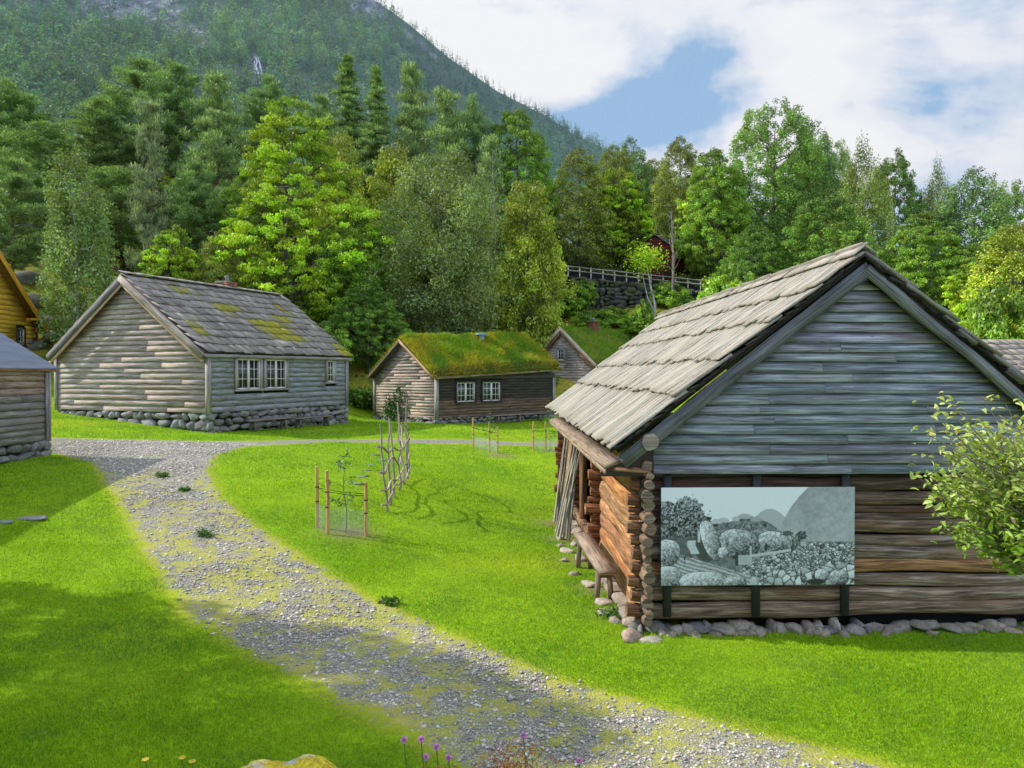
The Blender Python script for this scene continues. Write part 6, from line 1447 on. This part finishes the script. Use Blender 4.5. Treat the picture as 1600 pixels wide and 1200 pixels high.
for j, hh in enumerate((.32, .62, .95, 1.28)):
    pts = []
    for k in range(NP):
        p = tops[k][min(7, max(0, int(round(hh / 1.9 * 7 * (1 + .1 * R.uniform(-1, 1))))))]; pts.append(p + A(.03, 0, R.normal() * .05 + .12 * sin(k * 1.1 + j)))
    pts = np.array(pts); u = np.linspace(0, NP - 1, 22); pp = np.stack([np.interp(u, np.arange(NP), pts[:, i]) for i in range(3)], 1) + R.normal(size=(22, 3)) * .012
    pp = np.concatenate([[pp[0] + A(-.1, -.15, .02)], pp]); mb = MB(); mb.tube(pp, np.linspace(.026, .016, 23), 6, (1.5, 1.4, 1.3), wob=.15); mb.build('cross_stick', M['twig'], root)
# ------------------------------------------------ stepping stones
for i, (px, py, w_) in enumerate([(597, 703, .5), (583, 711, .45), (592, 719, .6), (577, 727, .5), (570, 735, .45), (560, 745, .55), (552, 756, .6), (592, 700, .4)]):
    p = hit(px, py); mb = MB(); mb.stone((0, 0, 0), (w_ * .42, w_ * .26, .02), rotz(R.uniform(-.4, .4)), e=.6, rough=.08, tint=(.7, .72, .7)); o = mb.build('stepping_stone', M['flag']); o.location = tuple(p + A(0, 0, .0)); tag(o, 'flat grey slab sunk in the lawn left of the stick trellis', 'stepping stone', 'stepping stones in the lawn')
for (px, py, w_, lab) in ((48, 812, .42, 'flat grey slab sunk in the left lawn near the shed shadow'), (3, 818, .3, 'flat pale slab cut by the left picture edge')):
    p = hit(px, py); mb = MB(); mb.stone((0, 0, 0), (w_ * .6, w_ * .28, .03), e=.6, rough=.08); o = mb.build('stepping_stone', M['flag']); o.location = tuple(p + A(0, 0, .02)); tag(o, lab, 'stepping stone')
# ------------------------------------------------ mossy boulder, flowers at the photographer's feet
bx, by = (445 - 800) / FP * 2.9, 2.9; mb = MB(); V, F = icosphere(5); k3 = R.normal(size=(3, 3)) * 1.5
V2 = V * (1 + .10 * np.sin(V @ k3.T * 1.6).sum(1) / 2 + .02 * np.sin(V @ (k3.T * 5)).sum(1))[:, None]; V2 *= (1 + .035 * (hnoise(V[:, 0] + V[:, 2], V[:, 1] - V[:, 2], 5, 3) - .5) + .04 * (hnoise(V[:, 0], V[:, 1] + V[:, 2] * .5, 16, 5) - .5))[:, None]; V2 *= A(.33, .28, .42)
b = mesh_obj('mossy_boulder', V2, [F], M['boulder'], smooth=True, T=np.ones((len(V2), 3)), attrs={'moss': np.clip(.50 + .30 * V[:, 2] - .5 * hnoise(V[:, 0], V[:, 1], 6., 2), 0, 1)}); b.location = (bx, by, 1.948 - .45)
tag(b, 'pale boulder top covered with yellow moss at the bottom edge', 'boulder')
def flower(px, py, D, kind, label):
    x = (px - 800) / FP * D; zt = HC - (py - HY) / FP * D; g0 = float(tz(x, D)); h = zt - g0; root = empty(kind + '_flower', (x, D, g0), 0, label, 'flower'); mb = MB()
    mb.tube([(0, 0, 0), (.02, .01, h * .5), (0, 0, h)], [.003, .003, .002], 5, (.10, .20, .03)); mb.build('stem', M['petal'], root)
    mb = MB()
    for _ in range(9):
        a = R.uniform(0, 6.3); L = h * R.uniform(.45, .85); e = A(cos(a) * .07, sin(a) * .07, L); mb.beam((cos(a) * .01, sin(a) * .01, 0), e * A(.5, .5, .6), (.004, 0, 0), (0, .001, 0), tint=(.12, .28, .03)); mb.beam(e * A(.5, .5, .6), e, (.003, 0, 0), (0, .001, 0), tint=(.14, .30, .03))
    mb.build('leaf', M['petal'], root)
    if kind == 'chive':
        d = R.normal(size=(240, 3)); d /= np.linalg.norm(d, axis=1)[:, None]; c = d * .0095 * R.uniform(.6, 1, (240, 1)) + A(0, 0, h); o = crown_obj('blossom', c, .0035, np.array((.75, .38, .78)) * R.uniform(.6, 1.5, (240, 1)), M['petal'], 1.6, nrm=np.cross(d, R.normal(size=d.shape)))
    else:
        a = np.repeat(np.arange(14) * 2 * pi / 14, 3) + R.normal(size=42) * .1; rr = np.tile([.003, .007, .010], 14); c = np.stack([np.cos(a) * rr, np.sin(a) * rr - .002, np.full(42, h) + rr * .4], 1); o = crown_obj('blossom', c, .0038, np.array((.80, .55, .01)) * R.uniform(.7, 1.2, (42, 1)), M['petal'], 1.2, nrm=np.tile(A(0, -.5, 1), (42, 1)) + R.normal(size=(42, 3)) * .2)
    o.parent = root
for px, py, D, lb in ((630, 1160, 2.7, 'left one of the two tallest lilac chive flowers'), (657, 1159, 2.65, 'right one of the two tallest lilac chive flowers'), (681, 1171, 2.75, 'lilac chive flower lower right of the tallest pair'), (664, 1187, 2.7, 'small pale lilac flower bud below the tallest pair'), (700, 1188, 2.8, 'lilac chive flower nearest the red grass'), (818, 1153, 2.9, 'lilac flower standing alone right of the red grass'), (906, 1193, 2.8, 'lilac flower over the gravel, rightmost of all')): flower(px, py, D, 'chive', lb)
for px, py, D, lb in ((223, 1192, 2.75, 'yellow daisy at the bottom edge, left of all flowers'), (281, 1189, 2.8, 'smaller yellow daisy beside the mossy boulder'), (297, 1195, 2.7, 'wide open yellow daisy beside the mossy boulder')): flower(px, py, D, 'daisy', lb)
# red sorrel and grass tufts on the bank
n = 1300; px = R.normal(790, 32, n); px[:250] = R.uniform(640, 850, 250); D = R.uniform(2.5, 3.1, n); x = (px - 800) / FP * D; topy = 1150 + R.uniform(0, 75, n) + np.abs(px - 800) * .25
h = np.clip(HC - (topy - HY) / FP * D - tz(x, D), .05, .8); g0 = tz(x, D); q = R.uniform(.55, 1, n); c = np.stack([x + R.normal(size=n) * .01 + (q - .5) * .05, D + R.normal(size=n) * .01, g0 + h * q], 1)
V = leaf_quads(c, .006, nrm=np.stack([R.normal(size=n), R.normal(size=n) - 1, R.normal(size=n) * .2], 1), elong=1.5)
Bv = np.stack([x, D, g0], 1); Tv = np.stack([x + .03, D, g0 + h], 1); wv = A(.0012, 0, 0); V2 = np.stack([Bv[:260] - wv, Bv[:260] + wv, Tv[:260]], 1).reshape(-1, 3)
col = np.concatenate([np.repeat(np.array((.42, .14, .06)) * R.uniform(.6, 1.5, (n, 1)), 4, 0), np.tile((.35, .16, .07), (780, 1))])
tag(mesh_obj('red_sorrel', np.concatenate([V, V2]), [quads_idx(n), 4 * n + np.arange(780).reshape(-1, 3)], M['leaf'], T=col), 'reddish sorrel and dry grass at the bottom edge', 'sorrel', kind='stuff')
# ------------------------------------------------ fruit bush at the right edge (near)
def near_bush():
    bx, by = 4.55, 6.05; g0 = float(tz(bx, by)); root = empty('fruit_bush', (bx, by, g0), 0, 'leafy fruit tree with curled pale green leaves reaching in from the right edge', 'fruit tree'); tb = MB(); L = []; r = np.random.default_rng(77)
    tb.tube([(0, 0, 0), (.05, .02, .8), (0, 0, 1.5), (-.05, 0, 2.2)], [.07, .06, .045, .03], 8)
    # shoots reach towards points spread over the crown; list is offset in metres from the trunk foot
    ends = []
    for k in range(300):
        u = r.uniform(); a = r.uniform(0, 2 * pi); zz = r.uniform(2.0, 3.0); rad = 1.22 * (1 - ((zz - 2.35) / 1.0) ** 2 * .72) * r.uniform(.45, 1.0) ** .6
        ends.append(A(cos(a) * rad, sin(a) * rad * .7, zz))
    px_t = [(1470, 612), (1447, 632), (1432, 668), (1420, 722), (1430, 742), (1456, 798), (1470, 832), (1535, 622), (1572, 632), (1600, 640), (1500, 842), (1555, 870), (1590, 884), (1490, 650), (1530, 850), (1445, 700), (1470, 760)]
    for p, q in px_t:
        D = by + r.uniform(-.25, .15); ends.append(A((p - 800) / FP * D - bx, D - by, HC - (q - HY) / FP * D - g0))
    for e in ends:
        zb = max(1.75, e[2] - .7 - .2 * r.uniform()); s = A(0, 0, min(zb, 2.2)); s = s + (e - s) * .12; m = s * .45 + e * .55 + A(0, 0, -.06) + r.normal(size=3) * .04
        tb.tube([s, m, e], [.012, .007, .0025], 5, cap=False)
        n = 36; q = np.sort(r.uniform(.22, 1.0, n)) ** .8
        pts = s * (1 - q)[:, None] ** 2 * 1.0 + 2 * (q * (1 - q))[:, None] * m + (q ** 2)[:, None] * e
        L.append(np.concatenate([pts + r.normal(size=(n, 3)) * .045, q[:, None]], 1))
    tb.build('branch', M['twig'], root, smooth=True)
    L = np.concatenate(L); n = len(L); c = L[:, :3]; tip = L[:, 3]
    t = r.normal(size=(n, 3)) * A(1, 1, .5) + c * A(.5, .5, 0) + A(0, 0, .35); t /= np.linalg.norm(t, axis=1)[:, None]
    up = r.normal(size=(n, 3)) * .5 + A(0, 0, 1); b = np.cross(t, up); b /= np.linalg.norm(b, axis=1)[:, None]; nn = np.cross(b, t)
    ln = (.031 * r.uniform(.7, 1.35, n))[:, None]; w = ln * .44; cu = ln * r.uniform(-.25, .55, n)[:, None]
    # folded, curled leaf: 2 x 3 quads
    V = []; 
    for (u, ws, dz) in ((-1, .25, 0), (-.35, 1., .28), (.35, .9, .25), (1, .1, -.5)):
        mid = c + t * ln * u - nn * cu * (u > .5) * 1.0
        for sgn in (-1, 0, 1): V.append(mid + b * w * ws * sgn + nn * ln * (.22 * abs(sgn) + dz * .3) * ws)
    V = np.stack(V, 1).reshape(-1, 3); F = []
    base = np.array([(0, 1, 4, 3), (1, 2, 5, 4), (3, 4, 7, 6), (4, 5, 8, 7), (6, 7, 10, 9), (7, 8, 11, 10)]); F = (base[None] + (np.arange(n) * 12)[:, None, None]).reshape(-1, 4)
    br = np.array((.25, .39, .035)); pale = np.array((.62, .64, .22)); k = np.clip((c[:, 2] - 2.2) * .7 + r.uniform(-.3, .35, n) + .1, 0, 1)[:, None] * (tip > .6)[:, None]
    col = (br * (1 - k) + pale * k) * r.uniform(.65, 1.3, (n, 1)); yl = r.uniform(size=n) < .05; col[yl] = (.45, .38, .10)
    o = mesh_obj('foliage', V, [F], M['leaf'], root, T=np.repeat(col, 12, 0), smooth=True)
near_bush()
# ------------------------------------------------ broad-leaved weeds on the path and lawn
for i, (px, py, s, lb) in enumerate([(252, 746, .20, 'dark leafy weed clump in the gravel near the shed shadow'), (608, 946, .16, 'leafy weed clump at the right rim of the gravel'), (288, 768, .14, 'small weed clump in the middle of the gravel bend'), (322, 840, .22, 'flat green weed patch in the gravel left of the nearest guard'), (958, 968, .2, 'weeds with tiny yellow flowers at the front corner of the log barn')]):
    p = hit(px, py); leafy('weed_clump', tuple(p), 340, s, .022, (.07, .17, .015), lb, 'weed', 12, s * .45)
# ================================================================== grass blades on the lawn
def in_building(x, y):
    m = np.zeros(len(x), bool)
    for (O_, an, W_, L_, mg) in ((O, ANG, 7.9, 8.6, .0), (O2, ANG2, 5., 8.5, 0), (O3, ANG3, 5.4, 9., 0), ((-12.15, 13), 0, 5, 7, 0), ((OB[0] + cos(AB) * WB, OB[1] + sin(AB) * WB), AB, WB, LB, .12)):
        dx, dy = x - O_[0], y - O_[1]; lx = dx * cos(an) + dy * sin(an); ly = -dx * sin(an) + dy * cos(an); m |= (lx > -W_ - mg) & (lx < mg) & (ly > -mg) & (ly < L_ + mg)
    return m
def blades(n, y0, y1, power, hgt, wid, seed, xlim=.78, lean=.5):
    r = np.random.default_rng(seed)
    # density falls with distance
    u = r.uniform(0, 1, n); y = (y0 ** power + u * (y1 ** power - y0 ** power)) ** (1 / power); x = r.uniform(-1, 1, n) * (y * xlim + 2.4)
    s = sdf(x, y); ms = mossw(x, y); fine = pfine(x, y)
    onp = s < (fine - .42) * .7
    keep = ~in_building(x, y) & (x > -24); keep &= ~onp | ((r.uniform(size=n) < .75) & (fine * .85 + .42 * ms - .08 + r.normal(size=n) * .05 > .56))
    so = gattrs(x, y)['soil']; keep &= r.uniform(size=n) > so * 1.1
    x, y, s, ms, onp, fine = (a[keep] for a in (x, y, s, ms, onp, fine)); n = len(x); z = tz(x, y)
    sc_ = np.where(y < 5.2, 2.2, 1.) ; h = hgt * r.uniform(.5, 1.4, n) * (.65 + .7 * vnoise(x, y, 2.2, 41)) * sc_ * np.where(onp, .55, 1) * (.55 + .45 * np.clip(s / .5, 0, 1)); w = wid * 1.25 * r.uniform(.7, 1.3, n) * (y / 9) ** .85
    h = h * np.maximum(1, (y / 14) ** .5)
    a = r.uniform(0, 2 * pi, n); ax = r.normal(size=n) * lean; ay = r.normal(size=n) * lean
    Bv = np.stack([x, y, z - .004], 1); wv = np.stack([np.cos(a) * w, np.sin(a) * w, 0 * a], 1); Tv = Bv + np.stack([ax * h, ay * h, h], 1)
    V = np.stack([Bv - wv, Bv + wv, Tv], 1).reshape(-1, 3)
    k = np.clip((vnoise(x, y, .8, 51) * .5 + vnoise(x, y, 2.4, 52) * .5 - .35) * 2.2, 0, 1)[:, None]
    col = np.array((.165, .33, .005)) * (1 - k) + np.array((.33, .47, .007)) * k
    rim = np.clip(1 - (s + .35 * fine) / .42, 0, 1)[:, None] * .8; col = col * (1 - rim) + np.array((.38, .38, .045)) * rim
    op = onp[:, None] * 1.; mc = np.where((vnoise(x, y, 1.7, 61) > .62)[:, None], np.array((.18, .34, .02)), np.array((.50, .46, .08))); col = col * (1 - op) + mc * op
    cv = (np.clip((hnoise(x, y, .9, 81) * .6 + hnoise(x, y, 3.1, 82) * .4 - .60) * 6, 0, .55))[:, None]; col = col * (1 - cv) + np.array((.09, .22, .03)) * cv
    yp = np.clip((vnoise(x, y, .55, 71) - .72) * 5, 0, .6)[:, None]; col = col * (1 - yp) + np.array((.46, .50, .03)) * yp
    col = col * r.uniform(.5, 1.5, (n, 1)) * 1.12
    return V, np.repeat(col, 3, 0)
parts = [blades(700000, 5.3, 15, -.2, .034, .0032, 1), blades(330000, 15, 45, -.6, .036, .0036, 2, .72), blades(60000, 1.6, 5.3, .9, .10, .0028, 3, 1.0, .45)]
V = np.concatenate([p[0] for p in parts]); T_ = np.concatenate([p[1] for p in parts])
tag(mesh_obj('grass', V, [np.arange(len(V)).reshape(-1, 3)], M['grass'], T=T_), 'short bright green lawn grass', 'grass', kind='stuff')
# gravel stones on the path
def gravel(n, y0, y1, seed):
    r = np.random.default_rng(seed); bb = PATH.min(0), PATH.max(0); x = r.uniform(-13, 6, n * 6); y = y0 * (y1 / y0) ** r.uniform(0, 1, n * 6) ; k = (sdf(x, y) < -.03 + .1 * r.normal(size=len(x))) & (np.abs(x) < y * .75 + 1); ms = mossw(x, y); fine = pfine(x, y)
    k &= (fine * .85 + .42 * ms - .08 < .55 + .10 * r.normal(size=len(x))) | (r.uniform(size=len(x)) < .22); x, y = x[k][:n], y[k][:n]; n = len(x)
    s = .0100 * r.uniform(.45, 1.0, n) * (1 + 1.6 * (r.uniform(size=n) < .10)) * (y / 8) ** .35; O8 = np.array([(1, 0, 0), (0, 1, 0), (-1, 0, 0), (0, -1, 0), (0, 0, 1), (0, 0, -1)], float)
    V = O8[None] * r.uniform(.6, 1.4, (n, 6, 1)) + r.normal(size=(n, 6, 3)) * .22; V *= s[:, None, None] * np.array((1.25, 1., .62)); a = r.uniform(0, 6.3, n); ca, sa = np.cos(a)[:, None], np.sin(a)[:, None]
    V = np.stack([V[..., 0] * ca - V[..., 1] * sa, V[..., 0] * sa + V[..., 1] * ca, V[..., 2]], -1) + np.stack([x, y, tz(x, y) + s * .3 + .004], 1)[:, None]
    f = np.array([(0, 1, 4), (1, 2, 4), (2, 3, 4), (3, 0, 4), (1, 0, 5), (2, 1, 5), (3, 2, 5), (0, 3, 5)]); F = (f[None] + (np.arange(n) * 6)[:, None, None]).reshape(-1, 3)
    t = (.26 + .42 * r.uniform(size=n) ** 1.3)[:, None] * np.array((1.12, 1.04, .90)) * (1 + .05 * r.normal(size=(n, 3))); return V.reshape(-1, 3), F, np.repeat(t, 6, 0)
V, F, T_ = gravel(85000, 6.3, 24, 9)
tag(mesh_obj('gravel', V, [F], plain('gravel stones', (1, 1, 1), .9, .15, 60), T=T_), 'loose grey gravel stones on the path', 'gravel', kind='stuff')
for k, (a, b) in PROT.items():
    for o in (a, b):
        if o.name in bpy.data.objects: bpy.data.objects.remove(o)
for o in C.objects:
    if o.parent is None and 'label' in o and not 4 <= len(o['label'].split()) <= 16: print('LABELLEN', len(o['label'].split()), o.name, '|', o['label'])
